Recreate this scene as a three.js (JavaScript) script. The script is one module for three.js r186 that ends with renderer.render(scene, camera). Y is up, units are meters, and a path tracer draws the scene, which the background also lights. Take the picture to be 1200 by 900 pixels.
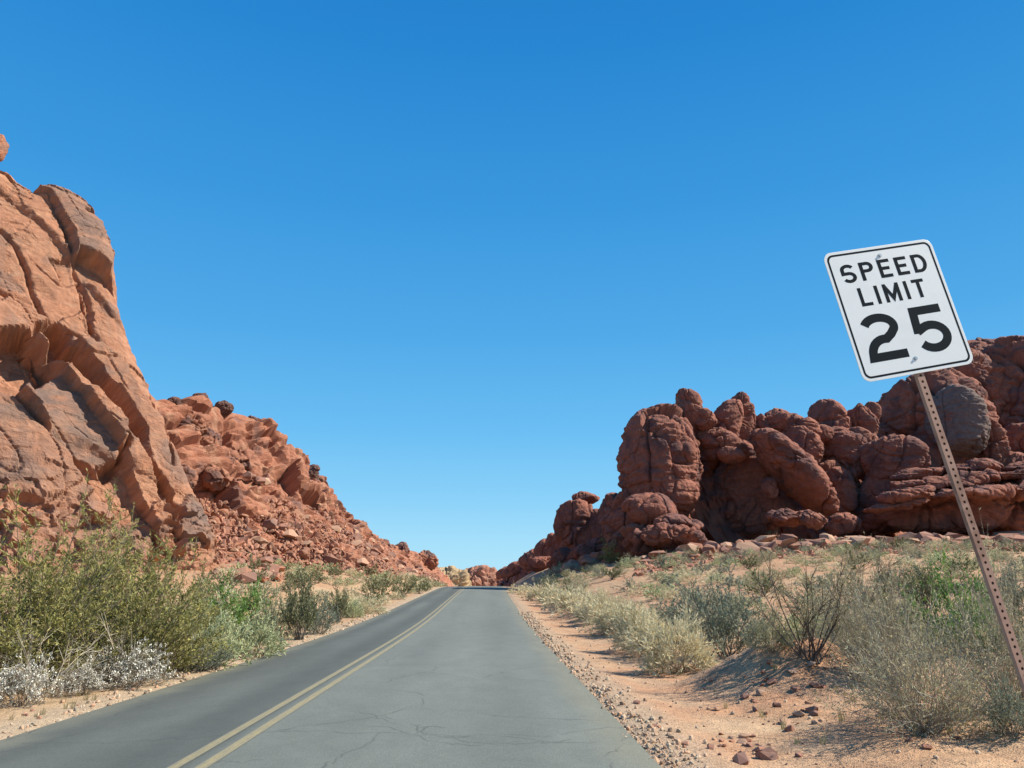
import * as THREE from 'three';
import { ConvexGeometry } from 'three/addons/geometries/ConvexGeometry.js';
import { mergeGeometries, mergeVertices } from 'three/addons/utils/BufferGeometryUtils.js';

// ---------------------------------------------------------------- camera, sky, sun, exposure
const scene = new THREE.Scene();
const EYE = 1.5, F = 901, PITCH = THREE.MathUtils.degToRad(14.6), YAW = THREE.MathUtils.degToRad(1.65);
const camera = new THREE.PerspectiveCamera(2 * Math.atan(450 / F) * 180 / Math.PI, 4 / 3, 0.1, 6000);
camera.position.set(0, EYE, 0);
camera.rotation.order = 'YXZ';
camera.rotation.set(PITCH, -YAW, 0);
camera.updateMatrixWorld(true);

const renderer = new THREE.WebGLRenderer({ antialias: true });
renderer.toneMapping = THREE.LinearToneMapping;
renderer.toneMappingExposure = 1.7;
renderer.shadowMap.enabled = true;

const SUN_EL = THREE.MathUtils.degToRad(43), SUN_BACK = THREE.MathUtils.degToRad(4.5);
const sunDir = new THREE.Vector3(Math.cos(SUN_EL) * Math.cos(SUN_BACK), Math.sin(SUN_EL), Math.cos(SUN_EL) * Math.sin(SUN_BACK));
const sun = new THREE.DirectionalLight(new THREE.Color().setRGB(1.0, 0.93, 0.80), 5.0);
sun.position.copy(sunDir).multiplyScalar(200).add(new THREE.Vector3(0, 0, -50));
sun.target.position.set(0, 0, -50); scene.add(sun.target);
sun.castShadow = true; sun.shadow.mapSize.set(4096, 4096);
Object.assign(sun.shadow.camera, { left: -120, right: 120, top: 120, bottom: -120, near: 1, far: 500 });
sun.name = 'sun'; scene.add(sun);

{ // clear desert sky: deep blue overhead, paling towards the horizon all the way round
  const w = 64, h = 512, d = new Float32Array(w * h * 4);
  const stops = [[-90, .30, .24, .18], [-2, .34, .42, .46], [0, .48, .80, .96], [2.5, .40, .755, .96], [6, .262, .64, .95], [11, .15, .515, .90], [18, .084, .40, .81], [27, .046, .315, .73], [38, .022, .24, .645], [50, .014, .18, .54], [90, .009, .125, .42]];
  for (let j = 0; j < h; j++) {
    const el = ((j + .5) / h - .5) * 180; let k = 0; while (k < stops.length - 2 && el > stops[k + 1][0]) k++;
    const a = stops[k], b = stops[k + 1], t = Math.min(1, Math.max(0, (el - a[0]) / (b[0] - a[0])));
    for (let i = 0; i < w; i++) { const o = (j * w + i) * 4; for (let c = 0; c < 3; c++) d[o + c] = (a[c + 1] + (b[c + 1] - a[c + 1]) * t) / 1.7; d[o + 3] = 1; }
  }
  const t = new THREE.DataTexture(d, w, h, THREE.RGBAFormat, THREE.FloatType);
  t.mapping = THREE.EquirectangularReflectionMapping; t.magFilter = THREE.LinearFilter; t.minFilter = THREE.LinearFilter; t.needsUpdate = true;
  scene.background = t; scene.environment = t;
}

// ---------------------------------------------------------------- helpers
const V3 = (x, y, z) => new THREE.Vector3(x, y, z);
const lerp = (a, b, t) => a + (b - a) * t, clamp = (x, a = 0, b = 1) => Math.min(b, Math.max(a, x));
const sstep = (a, b, x) => { const t = clamp((x - a) / (b - a)); return t * t * (3 - 2 * t); };
function rng(seed) { let a = seed >>> 0; return () => { a = (a + 0x6D2B79F5) | 0; let t = Math.imul(a ^ (a >>> 15), 1 | a); t = (t + Math.imul(t ^ (t >>> 7), 61 | t)) ^ t; return ((t ^ (t >>> 14)) >>> 0) / 4294967296; }; }
const PERM = new Uint8Array(512); { const r = rng(7), p = [...Array(256).keys()]; for (let i = 255; i > 0; i--) { const j = Math.floor(r() * (i + 1)); [p[i], p[j]] = [p[j], p[i]]; } for (let i = 0; i < 512; i++) PERM[i] = p[i & 255]; }
const grad = (h, x, y, z) => { h &= 15; const u = h < 8 ? x : y, v = h < 4 ? y : (h === 12 || h === 14 ? x : z); return ((h & 1) ? -u : u) + ((h & 2) ? -v : v); };
function noise(x, y, z = 0) {
  const X0 = Math.floor(x), Y0 = Math.floor(y), Z0 = Math.floor(z); x -= X0; y -= Y0; z -= Z0;
  const X = X0 & 255, Y = Y0 & 255, Z = Z0 & 255, u = x * x * x * (x * (x * 6 - 15) + 10), v = y * y * y * (y * (y * 6 - 15) + 10), w = z * z * z * (z * (z * 6 - 15) + 10);
  const A = PERM[X] + Y, AA = PERM[A] + Z, AB = PERM[A + 1] + Z, B = PERM[X + 1] + Y, BA = PERM[B] + Z, BB = PERM[B + 1] + Z;
  return lerp(lerp(lerp(grad(PERM[AA], x, y, z), grad(PERM[BA], x - 1, y, z), u), lerp(grad(PERM[AB], x, y - 1, z), grad(PERM[BB], x - 1, y - 1, z), u), v),
    lerp(lerp(grad(PERM[AA + 1], x, y, z - 1), grad(PERM[BA + 1], x - 1, y, z - 1), u), lerp(grad(PERM[AB + 1], x, y - 1, z - 1), grad(PERM[BB + 1], x - 1, y - 1, z - 1), u), v), w);
}
function fbm(x, y, z, o = 4) { let s = 0, a = .5, f = 1; for (let i = 0; i < o; i++) { s += a * noise(x * f, y * f, z * f); f *= 2.03; a *= .5; } return s; }
function ridged(x, y, z, o = 3) { let s = 0, a = .5, f = 1; for (let i = 0; i < o; i++) { s += a * (1 - Math.abs(noise(x * f, y * f, z * f)) * 2); f *= 2.07; a *= .5; } return s; }
const W = { f1: 0, f2: 0, id: 0, x: 0, y: 0, z: 0 };
function worley(x, y, z) {
  const X = Math.floor(x), Y = Math.floor(y), Z = Math.floor(z); let f1 = 9, f2 = 9, id = 0;
  for (let i = -1; i < 2; i++) for (let j = -1; j < 2; j++) for (let k = -1; k < 2; k++) {
    const h = PERM[PERM[PERM[(X + i) & 255] + ((Y + j) & 255)] + ((Z + k) & 255)], dx = X + i + PERM[h] / 256 - x, dy = Y + j + PERM[h + 1] / 256 - y, dz = Z + k + PERM[h + 2] / 256 - z, d = dx * dx + dy * dy + dz * dz;
    if (d < f1) { f2 = f1; f1 = d; id = h; W.x = dx; W.y = dy; W.z = dz; } else if (d < f2) f2 = d;
  }
  W.f1 = Math.sqrt(f1); W.f2 = Math.sqrt(f2); W.id = id; return W;
}
// fractured rock: every cell is a block with a face of its own tilt and height
function block(x, y, z, tilt = 1.3) { worley(x, y, z); const h = W.id; return PERM[h + 31] / 255 - .5 + tilt * (W.x * (PERM[h + 5] / 128 - 1) + W.y * (PERM[h + 9] / 128 - 1) + W.z * (PERM[h + 17] / 128 - 1)); }
const table = (rows) => (x) => { if (x <= rows[0][0]) return rows[0][1]; for (let i = 1; i < rows.length; i++) if (x <= rows[i][0]) return lerp(rows[i - 1][1], rows[i][1], (x - rows[i - 1][0]) / (rows[i][0] - rows[i - 1][0])); return rows[rows.length - 1][1]; };
const RX = new THREE.Matrix4().extractRotation(camera.matrixWorld);
const ray = (px, py) => V3((px - 600) / F, (450 - py) / F, -1).applyMatrix4(RX);       // a sight line into the place
const at = (px, py, D) => { const r = ray(px, py); return r.multiplyScalar(D / -r.z).add(camera.position); };
const names = {};
const numbered = (n) => { names[n] = (names[n] ?? -1) + 1; return names[n] ? `${n}_${String(names[n]).padStart(3, '0')}` : n; };
const shade = (m) => { m.castShadow = m.receiveShadow = true; return m; };
function mesh(name, geo, mat, parent) { const m = shade(new THREE.Mesh(geo, mat)); m.name = parent === scene ? numbered(name) : name; parent.add(m); return m; }
function thing(name, label, category, pos = [0, 0, 0], group) { const g = new THREE.Group(); g.name = numbered(name); g.position.set(...pos); g.userData = { label, category }; if (group) g.userData.group = group; scene.add(g); return g; }
function indexedGeo(pos, idx, col, uv) {
  const g = new THREE.BufferGeometry(); g.setAttribute('position', new THREE.BufferAttribute(pos instanceof Float32Array ? pos : new Float32Array(pos), 3));
  if (col) g.setAttribute('color', new THREE.BufferAttribute(col instanceof Float32Array ? col : new Float32Array(col), 3));
  if (uv) g.setAttribute('uv', new THREE.BufferAttribute(uv instanceof Float32Array ? uv : new Float32Array(uv), 2));
  g.setIndex(idx); g.computeVertexNormals(); return g;
}
function dataTex(w, h, fn, ch = 1) {
  const d = new Uint8Array(w * h * 4);
  for (let j = 0; j < h; j++) for (let i = 0; i < w; i++) { const v = fn(i, j), o = (j * w + i) * 4; if (ch === 1) d[o] = d[o + 1] = d[o + 2] = clamp(v) * 255; else for (let c = 0; c < 3; c++) d[o + c] = clamp(v[c]) * 255; d[o + 3] = 255; }
  const t = new THREE.DataTexture(d, w, h); t.wrapS = t.wrapT = THREE.RepeatWrapping; t.magFilter = THREE.LinearFilter; t.minFilter = THREE.LinearMipmapLinearFilter; t.generateMipmaps = true; t.needsUpdate = true; return t;
}
// noise that repeats after n cells
function tileNoise(u, v, n, s) { // u,v in 0..1
  const x = u * n, y = v * n, X = Math.floor(x), Y = Math.floor(y), fx = x - X, fy = y - Y, h = (i, j) => PERM[PERM[((i % n) + n) % n & 255] + (((j % n) + n) % n & 255) + s & 511] / 255;
  const a = fx * fx * (3 - 2 * fx), b = fy * fy * (3 - 2 * fy); return lerp(lerp(h(X, Y), h(X + 1, Y), a), lerp(h(X, Y + 1), h(X + 1, Y + 1), a), b);
}

// ---------------------------------------------------------------- the lie of the land
const RL = -5.1, RC = -2.54, RR = 1.45;                          // left edge, centre line, right edge of the tarmac
const ROAD_H = new Float32Array(2000); { let g = 0, h = 0; for (let i = 0; i < 2000; i++) { const D = i; g = .0235 * sstep(16, 44, D) - .0235 * sstep(74, 97, D) - .03 * sstep(98, 135, D) + .03 * sstep(150, 230, D); h += g; ROAD_H[i] = h; } }
const roadH = (D) => { D = clamp(D, 0, 1998); const i = Math.floor(D); return lerp(ROAD_H[i], ROAD_H[i + 1], D - i); };
const crown = (x) => (x < RC ? -.036 * (RC - x) : -.008 * (x - RC));
const AR = table([[0, .25], [10, .35], [20, .9], [40, 2.5], [62, 4.0], [85, 5.0], [140, 8.5], [200, 8], [600, 3]]);
const AL = table([[0, .3], [14, .6], [30, 1.6], [50, 2.6], [80, 3.0], [150, 3.5], [600, 3]]);
function ground(x, z) {
  const D = -z, r = roadH(D), rough = fbm(x * .35, z * .35, 3, 3) * .16 + fbm(x * 1.7, z * 1.7, 9, 4) * .09;
  const far = 1 - sstep(300, 900, Math.hypot(x, D));
  if (x > RR - .5) {
    const u = Math.max(0, x - 3.2), e = x - RR;
    let h = r * far - .045 + sstep(-.14, .35, e + fbm(x * 2.4, z * 1.9, 5, 4) * .5) * .055 - .06 * sstep(.3, 1.2, e) * (1 - sstep(1.4, 2.6, e)) + AR(D) * (1 - Math.exp(-u / 10)) * far;
    h += rough * sstep(.6, 2.5, e);
    const mx = x - 4.95, mz = z + 12.2; h += .52 * Math.exp(-(mx * mx / .8 + mz * mz / .6)) + .3 * Math.exp(-((x - 4.0) ** 2 / .7 + (z + 12.6) ** 2 / .35)) + (.14 * fbm(x * 2.2, z * 2.2, 17, 3) + .16 * fbm(x * 5, z * 5, 27, 3)) * Math.exp(-(mx * mx / 2.5 + mz * mz / 2.5));   // spoil heap by the verge
    h += .2 * Math.exp(-((x - 6.3) ** 2 / 2.2 + (z + 8.2) ** 2 / .8));
    return h + crown(RR);
  }
  if (x < RL + .5) {
    const u = Math.max(0, -x - 7), e = RL - x;
    return r * far + crown(RL) - .045 + sstep(-.14, .3, e + fbm(x * 2.4, z * 1.9, 15, 4) * .42) * .05 + AL(D) * (1 - Math.exp(-u / 8)) * far + rough * sstep(.5, 2, e);
  }
  return r * far + crown(x) - .045;
}
function hit(px, py) { // where a sight line meets the ground
  const r = ray(px, py); let t = 3; for (let i = 0; i < 4000; i++) { const x = r.x * t, y = EYE + r.y * t, z = r.z * t; if (y < ground(x, z)) break; t += .03 + t * .002; }
  return V3(r.x * t, ground(r.x * t, r.z * t), r.z * t);
}

// ---------------------------------------------------------------- ground sheet
const sandTex = dataTex(1024, 1024, (i, j) => {
  const u = i / 1024, v = j / 1024; let s = .72 + .16 * (tileNoise(u, v, 12, 3) - .5) + .22 * (tileNoise(u, v, 60, 11) - .5) + .26 * (tileNoise(u, v, 256, 29) - .5);
  const g = tileNoise(u, v, 110, 61); if (g > .83) s -= (g - .83) * 1.6; const q = tileNoise(u, v, 84, 93); if (q > .86) s += (q - .86) * 1.8; return s;
});
const rockBump = dataTex(1024, 1024, (i, j) => { const u = i / 1024, v = j / 1024, bedding = tileNoise(u, v, 6, 77) * .6 + .4, l = tileNoise(u, (v * 5) % 1, 9, 83); return .5 + .4 * (l - .5) * bedding + .3 * (tileNoise(u, v, 14, 8) - .5) + .26 * (tileNoise(u, v, 47, 21) - .5) + .3 * (tileNoise(u, v, 128, 41) - .5) + .22 * (tileNoise(u, v, 254, 57) - .5); });
const groundMat = new THREE.MeshStandardMaterial({ vertexColors: true, map: sandTex, bumpMap: sandTex, bumpScale: .035, roughness: .97 });
function axis(parts) { const a = []; for (const [from, to, s0, s1] of parts) { let x = from; while (x < to - 1e-6) { a.push(x); x += lerp(s0, s1 ?? s0, (x - from) / (to - from)); } } a.push(parts[parts.length - 1][1]); return a; }
{
  const xs = axis([[-2500, -300, 250, 60], [-300, -60, 60, 4], [-60, -16, 2.2, .6], [-16, -6.2, .4, .12], [-6.2, -4.7, .06], [-4.7, 1.05, .8], [1.05, 2.6, .045], [2.6, 9, .07, .12], [9, 24, .14, .5], [24, 70, .6, 2.5], [70, 300, 6, 60], [300, 2500, 60, 250]]);
  const ds = axis([[-120, -10, 20, 4], [-10, 4, 2, .4], [4, 18, .07, .12], [18, 45, .13, .4], [45, 130, .45, 1.6], [130, 400, 3, 20], [400, 5000, 40, 500]]);
  const nx = xs.length, nz = ds.length, pos = new Float32Array(nx * nz * 3), col = new Float32Array(nx * nz * 3), uv = new Float32Array(nx * nz * 2), idx = [];
  for (let j = 0; j < nz; j++) for (let i = 0; i < nx; i++) {
    const x = xs[i], z = -ds[j], o = j * nx + i; pos.set([x, ground(x, z), z], o * 3); uv.set([x / 2.7, z / 2.7], o * 2);
    const n1 = fbm(x * .22, z * .22, 31, 4), n2 = fbm(x * .9, z * .9, 47, 3), red = clamp(.5 + n1 * 1.5 + (x > 0 ? .26 : -.3 + .8 * sstep(8, 13, -x))), pale = clamp(.35 + n2 * 1.6);
    const a = [.575, .37, .20], b = [.55, .28, .145], c = [.64, .48, .30]; let k = [0, 1, 2].map((q) => lerp(lerp(a[q], b[q], red), c[q], pale * .5));
    const e = x > 0 ? x - RR : RL - x; if (e < .9) { const t = .65 * (1 - sstep(.35, .95, e + n2 * .5)); k = k.map((v, q) => lerp(v, [.52, .40, .27][q], t)); }     // crushed stone along the tarmac
    col.set(k.map((v) => v * .96), o * 3);
  }
  for (let j = 0; j < nz - 1; j++) for (let i = 0; i < nx - 1; i++) { const a = j * nx + i, b = a + 1, c = a + nx, d = c + 1; idx.push(a, b, c, b, d, c); }
  const m = mesh('desert_ground', indexedGeo(pos, idx, col, uv), groundMat, scene); m.userData = { kind: 'structure', label: 'orange desert sand sloping up from the road to the rocks', category: 'ground' };
}

// ---------------------------------------------------------------- road
const road = new THREE.Group(); road.name = numbered('road'); road.userData = { kind: 'structure', label: 'worn two lane asphalt road running straight to a low crest', category: 'road' }; scene.add(road);
const crackPts = [ // polylines of cracks: [x, D] in metres
  ...[[[455, 807], [490, 811], [498, 815], [490, 826], [430, 842], [330, 855]], [[215, 862], [330, 856], [420, 858], [560, 859], [700, 866]], [[560, 859], [640, 858], [745, 848]], [[445, 858], [415, 876], [385, 893], [365, 908]],
    [[745, 850], [728, 868], [708, 884], [716, 897]], [[120, 866], [170, 864], [215, 862]], [[505, 787], [530, 790], [548, 793]], [[590, 792], [640, 796]], [[330, 790], [380, 783]], [[30, 860], [120, 866]]].map((l) => l.map(([px, py]) => { const r = ray(px, py), t = -EYE / r.y; return [r.x * t, -r.z * t]; })),
];
{ const r = rng(31); for (let k = 0; k < 26; k++) { let x = RL + .2 + (RR - RL - .4) * r(), d = 6.5 + 28 * Math.pow(r(), 1.4), a = r() < .6 ? (r() - .5) * .5 + (r() < .5 ? 0 : Math.PI) : Math.PI / 2 + (r() - .5) * .6; const l = [[x, d]]; for (let q = 0; q < 4 + 5 * r(); q++) { a += (r() - .5) * 1.1; x += Math.cos(a) * .3; d += Math.sin(a) * .45; l.push([clamp(x, RL, RR), d]); } crackPts.push(l); if (r() < .5) { const m = l[2]; crackPts.push([m, [clamp(m[0] + (r() - .5) * .9, RL, RR), m[1] + .6 * r()]]); } } }
const segs = []; for (const l of crackPts) for (let i = 1; i < l.length; i++) segs.push([...l[i - 1], ...l[i]]);
function roadTone(x, D, fine) {
  const left = 1 - sstep(RC - .12, RC + .12, x);
  let k = lerp(.178, .112, left) * (1 + .25 * fbm(x * .5, D * .08, 3, 3));
  const track = (c, w) => Math.exp(-((x - c) ** 2) / (w * w));
  k *= 1 - .07 * (track(-1.55, .35) + track(.25, .38)) - .14 * (track(-4.6, .35) + track(-3.15, .3));
  k *= 1 + .32 * track(-3.9, .36) * clamp(.5 + fbm(x * .4, D * .14, 8, 3) * 2) * left;
  const dust = sstep(.55, .05, Math.min(RR - x, x - RL) + fbm(x * 1.3, D * 1.3, 4, 3) * .3); k = lerp(k, .25, dust * .35);
  k *= 1 + .16 * fbm(x * 2.3, D * 1.1, 14, 3) + .1 * fbm(x * 7, D * 5, 24, 2); if (fine) k *= .82 + .36 * fine;
  return [k * (.98 + .1 * dust), k * 1.075, k * (.925 - .12 * dust)];
}
function roadTexture(w, h, D0, D1, cracks) {
  const cr = cracks ? new Float32Array(w * h) : null;
  if (cracks) { const r = rng(5); for (const [x0, d0, x1, d1] of segs) { const L = Math.hypot(x1 - x0, d1 - d0), n = Math.ceil(L / .006); for (let k = 0; k <= n; k++) { const t = k / n, x = lerp(x0, x1, t) + fbm(x0 * 3 + t * L * 2.2, d0, 1, 4) * .16, d = lerp(d0, d1, t) + fbm(x0 * 3 + t * L * 2.2, d0, 7, 4) * .3; const ci = (x - RL + .05) / (RR - RL + .1) * w, cj = (d - D0) / (D1 - D0) * h, a = .5 + .6 * noise(x * 2.6, d * 2.6, 3) + .25 * noise(x * 14, d * 14, 5); if (a < .22) continue; for (let j = -2; j <= 2; j++) for (let i = -3; i <= 3; i++) { const I = Math.round(ci) + i, J = Math.round(cj) + j; if (I < 0 || J < 0 || I >= w || J >= h) continue; const q = Math.exp(-((I - ci) ** 2 / 3.2 + (J - cj) ** 2 / 1.2)) * a; if (q > cr[J * w + I]) cr[J * w + I] = q; } } } }
  const R = rng(99), f = (i, j) => { const x = RL - .05 + (i + .5) / w * (RR - RL + .1), D = D0 + (j + .5) / h * (D1 - D0); const c = roadTone(x, D, R()); if (cr) { const q = cr[j * w + i] * .8; for (let k = 0; k < 3; k++) c[k] = lerp(c[k], [.045, .047, .045][k], q); } return c.map((v) => v * 2.5); };
  const t = dataTex(w, h, f, 3); t.wrapS = t.wrapT = THREE.ClampToEdgeWrapping; return t;
}
function roadSheet(D0, D1, step, tex) {
  const xs = axis([[RL - .05, RR + .05, .25]]), ds = axis([[D0, D1, step]]), pos = [], uv = [], idx = [];
  for (const D of ds) for (const x of xs) { pos.push(x, roadH(D) + crown(x), -D); uv.push((x - RL + .05) / (RR - RL + .1), (D - D0) / (D1 - D0)); }
  const nx = xs.length; for (let j = 0; j < ds.length - 1; j++) for (let i = 0; i < nx - 1; i++) { const a = j * nx + i, b = a + 1, c = a + nx, d = c + 1; idx.push(a, b, c, b, d, c); }
  const g = indexedGeo(pos, idx, null, uv), m = new THREE.MeshStandardMaterial({ map: tex, color: new THREE.Color().setRGB(.295, .295, .295), roughness: .85, bumpMap: tex, bumpScale: .006 });
  mesh('asphalt', g, m, road);
}
roadSheet(3.5, 36, .5, roadTexture(1024, 2048, 3.5, 36, true));
roadSheet(36, 160, 1, roadTexture(256, 1024, 36, 160, false));
roadSheet(-60, 3.5, 4, roadTexture(128, 256, -60, 3.5, false));
{
  const wear = dataTex(64, 1024, (i, j) => { const u = i / 64, v = j / 1024, n = tileNoise(u, v, 32, 5) * .5 + tileNoise(u, v * 1, 200, 9) * .5, e = Math.min(u, 1 - u); const worn = clamp((n - .38) * 3) * .85 + sstep(.16, 0, e + (n - .5) * .2) * .8; const c = [.30, .245, .12], k = [.122, .131, .113]; return c.map((q, z) => lerp(q, k[z], clamp(worn))); }, 3);
  const mat = new THREE.MeshStandardMaterial({ map: wear, roughness: .75 });
  for (const c of [RC - .12, RC + .12]) {
    const ds = axis([[-60, 4, 8], [4, 160, .5]]), pos = [], uv = [], idx = [];
    ds.forEach((D, j) => { for (const s of [-1, 1]) { const x = c + s * .06; pos.push(x, roadH(D) + crown(x) + .005, -D); uv.push(.5 + s * .5, D / 9); } if (j) { const a = 2 * j - 2; idx.push(a, a + 1, a + 2, a + 1, a + 3, a + 2); } });
    mesh('yellow_line', indexedGeo(pos, idx, null, uv), mat, road);
  }
}

// ---------------------------------------------------------------- rock
const rockMat = new THREE.MeshStandardMaterial({ vertexColors: true, roughness: .93, bumpMap: rockBump, bumpScale: .085 });
const rockColor = (x, y, z, o = {}) => { // sandstone: orange bed colour, bedding tints, dark desert varnish in patches
  const bed = fbm(x * .05, y * .9 + fbm(x * .1, y * .1, z * .1, 2) * 2, z * .05, 3), n = fbm(x * .4, y * .4, z * .4, 4), f = fbm(x * 2.3, y * 2.3, z * 2.3, 3);
  const a = o.a ?? [.50, .205, .110], p = o.p ?? [.60, .31, .185], v = o.v ?? [.20, .125, .098];
  const pale = clamp(.25 + bed * 1.1 + f * .5), var_ = sstep(o.vt ?? .12, (o.vt ?? .12) + .22, n + bed * .35 + (o.vo ?? 0) + f * .12) * (o.vs ?? .75);
  const k = (1 + f * .42 + n * .16 + fbm(x * 5.2, y * 6.5, z * 5.2, 2) * .35) * .71; return [0, 1, 2].map((q) => lerp(lerp(a[q], p[q], pale * .55), v[q], var_) * k);
};
function strata(x, y, z, h, warp = .5) { const l = (y + fbm(x * .12, y * .2, z * .12, 3) * warp * 4 + .06 * x) / h, i = Math.floor(l), f = l - i, r = PERM[(i & 255) + 13] / 255; const b = Math.sqrt(Math.max(0, 1 - (2 * f - 1) ** 2)); return b * (.35 + .65 * r); }
// a weathered lump: a sphere squared off, bedded, fractured and pitted
function rockGeo(c, r, o = {}) {
  const fr = rng(Math.round((o.seed ?? 0) * 131 + c.x * 7 + c.y * 13 + 1000)), NF = o.facets ?? 13, facets = []; for (let i = 0; i < NF; i++) { const z = fr() * 2 - 1, a = fr() * 6.283, q = Math.sqrt(1 - z * z); facets.push([q * Math.cos(a), z, q * Math.sin(a), .74 + .3 * fr()]); } if (o.flat) facets.push([-.74, .12, .66, .58 * (o.flat)], [-.22, .06, .97, .7 * o.flat]); const fp = o.sharp ?? 15, n = o.n ?? 24, size = (r.x + r.y + r.z) / 3, pos = [], idx = [], col = [], uv = [], q = o.rot ? new THREE.Quaternion().setFromEuler(new THREE.Euler(...o.rot)) : null;
  const axes = [[[1, 0, 0], [0, 1, 0], [0, 0, 1]], [[-1, 0, 0], [0, 1, 0], [0, 0, -1]], [[0, 1, 0], [0, 0, 1], [1, 0, 0]], [[0, -1, 0], [0, 0, 1], [-1, 0, 0]], [[0, 0, 1], [1, 0, 0], [0, 1, 0]], [[0, 0, -1], [1, 0, 0], [0, -1, 0]]];
  const key = new Map(), vid = (d) => `${Math.round(d.x * 4e3)},${Math.round(d.y * 4e3)},${Math.round(d.z * 4e3)}`, seed = o.seed ?? 0, sq = o.sq ?? 2.6, v = V3(0, 0, 0), w = V3(0, 0, 0);
  for (const [A, B, C] of axes) {
    const ids = [];
    for (let j = 0; j <= n; j++) for (let i = 0; i <= n; i++) {
      const a = Math.tan((i / n * 2 - 1) * Math.PI / 4), b = Math.tan((j / n * 2 - 1) * Math.PI / 4); v.set(A[0] + C[0] * a + B[0] * b, A[1] + C[1] * a + B[1] * b, A[2] + C[2] * a + B[2] * b).normalize();
      const k = vid(v); let id = key.get(k);
      if (id === undefined) {
        id = pos.length / 3; key.set(k, id);
        let L = 1 / Math.pow(Math.abs(v.x) ** sq + Math.abs(v.y) ** sq + Math.abs(v.z) ** sq, 1 / sq); { let t = (1 / 1.12) ** fp; for (const f of facets) { const k = (v.x * f[0] + v.y * f[1] + v.z * f[2]) / f[3]; if (k > 0) t += k ** fp; } const fw = o.facet ?? .86; L = Math.min(L, 1.25) * (1 - fw) + t ** (-1 / fp) * fw; }
        w.set(v.x * r.x * L, v.y * r.y * L, v.z * r.z * L); if (q) w.applyQuaternion(q);
        const X = c.x + w.x + seed * 17.3, Y = c.y + w.y, Z = c.z + w.z + seed * 5.1, s = size;
        let d = fbm(X / (s * 1.1), Y / (s * 1.1), Z / (s * 1.1), 3) * .34 * s * (o.lump ?? 1);
        d += (strata(c.x + w.x, Y, c.z + w.z, o.bed ?? s * .42, o.warp ?? .35) - .5) * (o.ledge ?? .1) * s * clamp(.6 + fbm(X * .25, Y * .25, Z * .25, 2) * 3, 0, 1.6);
        if (s > 1.4) { const m = Math.min(1, s / 4), rg = o.rough ?? .7, wx = fbm(X * .3, Y * .3, Z * .3, 2) * 1.6; d += (strata((c.x + w.x) * 1.2, Y + wx * .5, (c.z + w.z) * 1.2, .7, .12) - .5) * .26 * m * clamp(.5 + wx * 1.6);
          d += block(X * .2 + wx * .25, Y * .15, Z * .2 + wx * .25, 1.2) * .75 * m * rg - .55 * m * rg * Math.exp(-((W.f2 - W.f1) ** 2) / .0012); d += block(X * .55 + 5 + wx * .3, Y * .6 + wx * .3, Z * .55, 0.9) * .2 * m * rg - .12 * m * rg * Math.exp(-((W.f2 - W.f1) ** 2) / .002); d += (strata((c.x + w.x) * .6, Y + wx * .5, (c.z + w.z) * .6, 0.33, .1) - .5) * .13 * m * clamp(.4 + wx * 2) + fbm(X * 1.6, Y * 3.2, Z * 1.6, 3) * .1 * m; }
        if (o.blocks) { d += block(X / (s * o.blocks), Y / (s * o.blocks * .8), Z / (s * o.blocks), 1) * .26 * s * o.blocks - .1 * s * o.blocks * Math.exp(-((W.f2 - W.f1) ** 2) / .006); }
        const cr = noise(X / (s * .9) + 40, Y / (s * 2.2), Z / (s * .9)); d -= .10 * s * (o.crack ?? 1) * Math.exp(-(cr * cr) / .0012);
        d += fbm(X / (s * .22), Y / (s * .16), Z / (s * .22), 3) * .07 * s * (o.fine ?? 1);
        w.addScaledVector(V3(v.x / r.x, v.y / r.y, v.z / r.z).normalize().applyQuaternion(q ?? new THREE.Quaternion()), d);
        pos.push(w.x, w.y, w.z); col.push(...rockColor(X, Y, Z, o.color)); uv.push((w.x + w.z * .7) / 2.2, (w.y + w.z * .5) / 2.2);
      }
      ids.push(id);
    }
    for (let j = 0; j < n; j++) for (let i = 0; i < n; i++) { const a = ids[j * (n + 1) + i], b = ids[j * (n + 1) + i + 1], cc = ids[(j + 1) * (n + 1) + i], d = ids[(j + 1) * (n + 1) + i + 1]; idx.push(a, b, cc, b, d, cc); }
  }
  const g = indexedGeo(pos, idx, col, uv); return o.smooth ? g : crisp(g);
}

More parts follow.
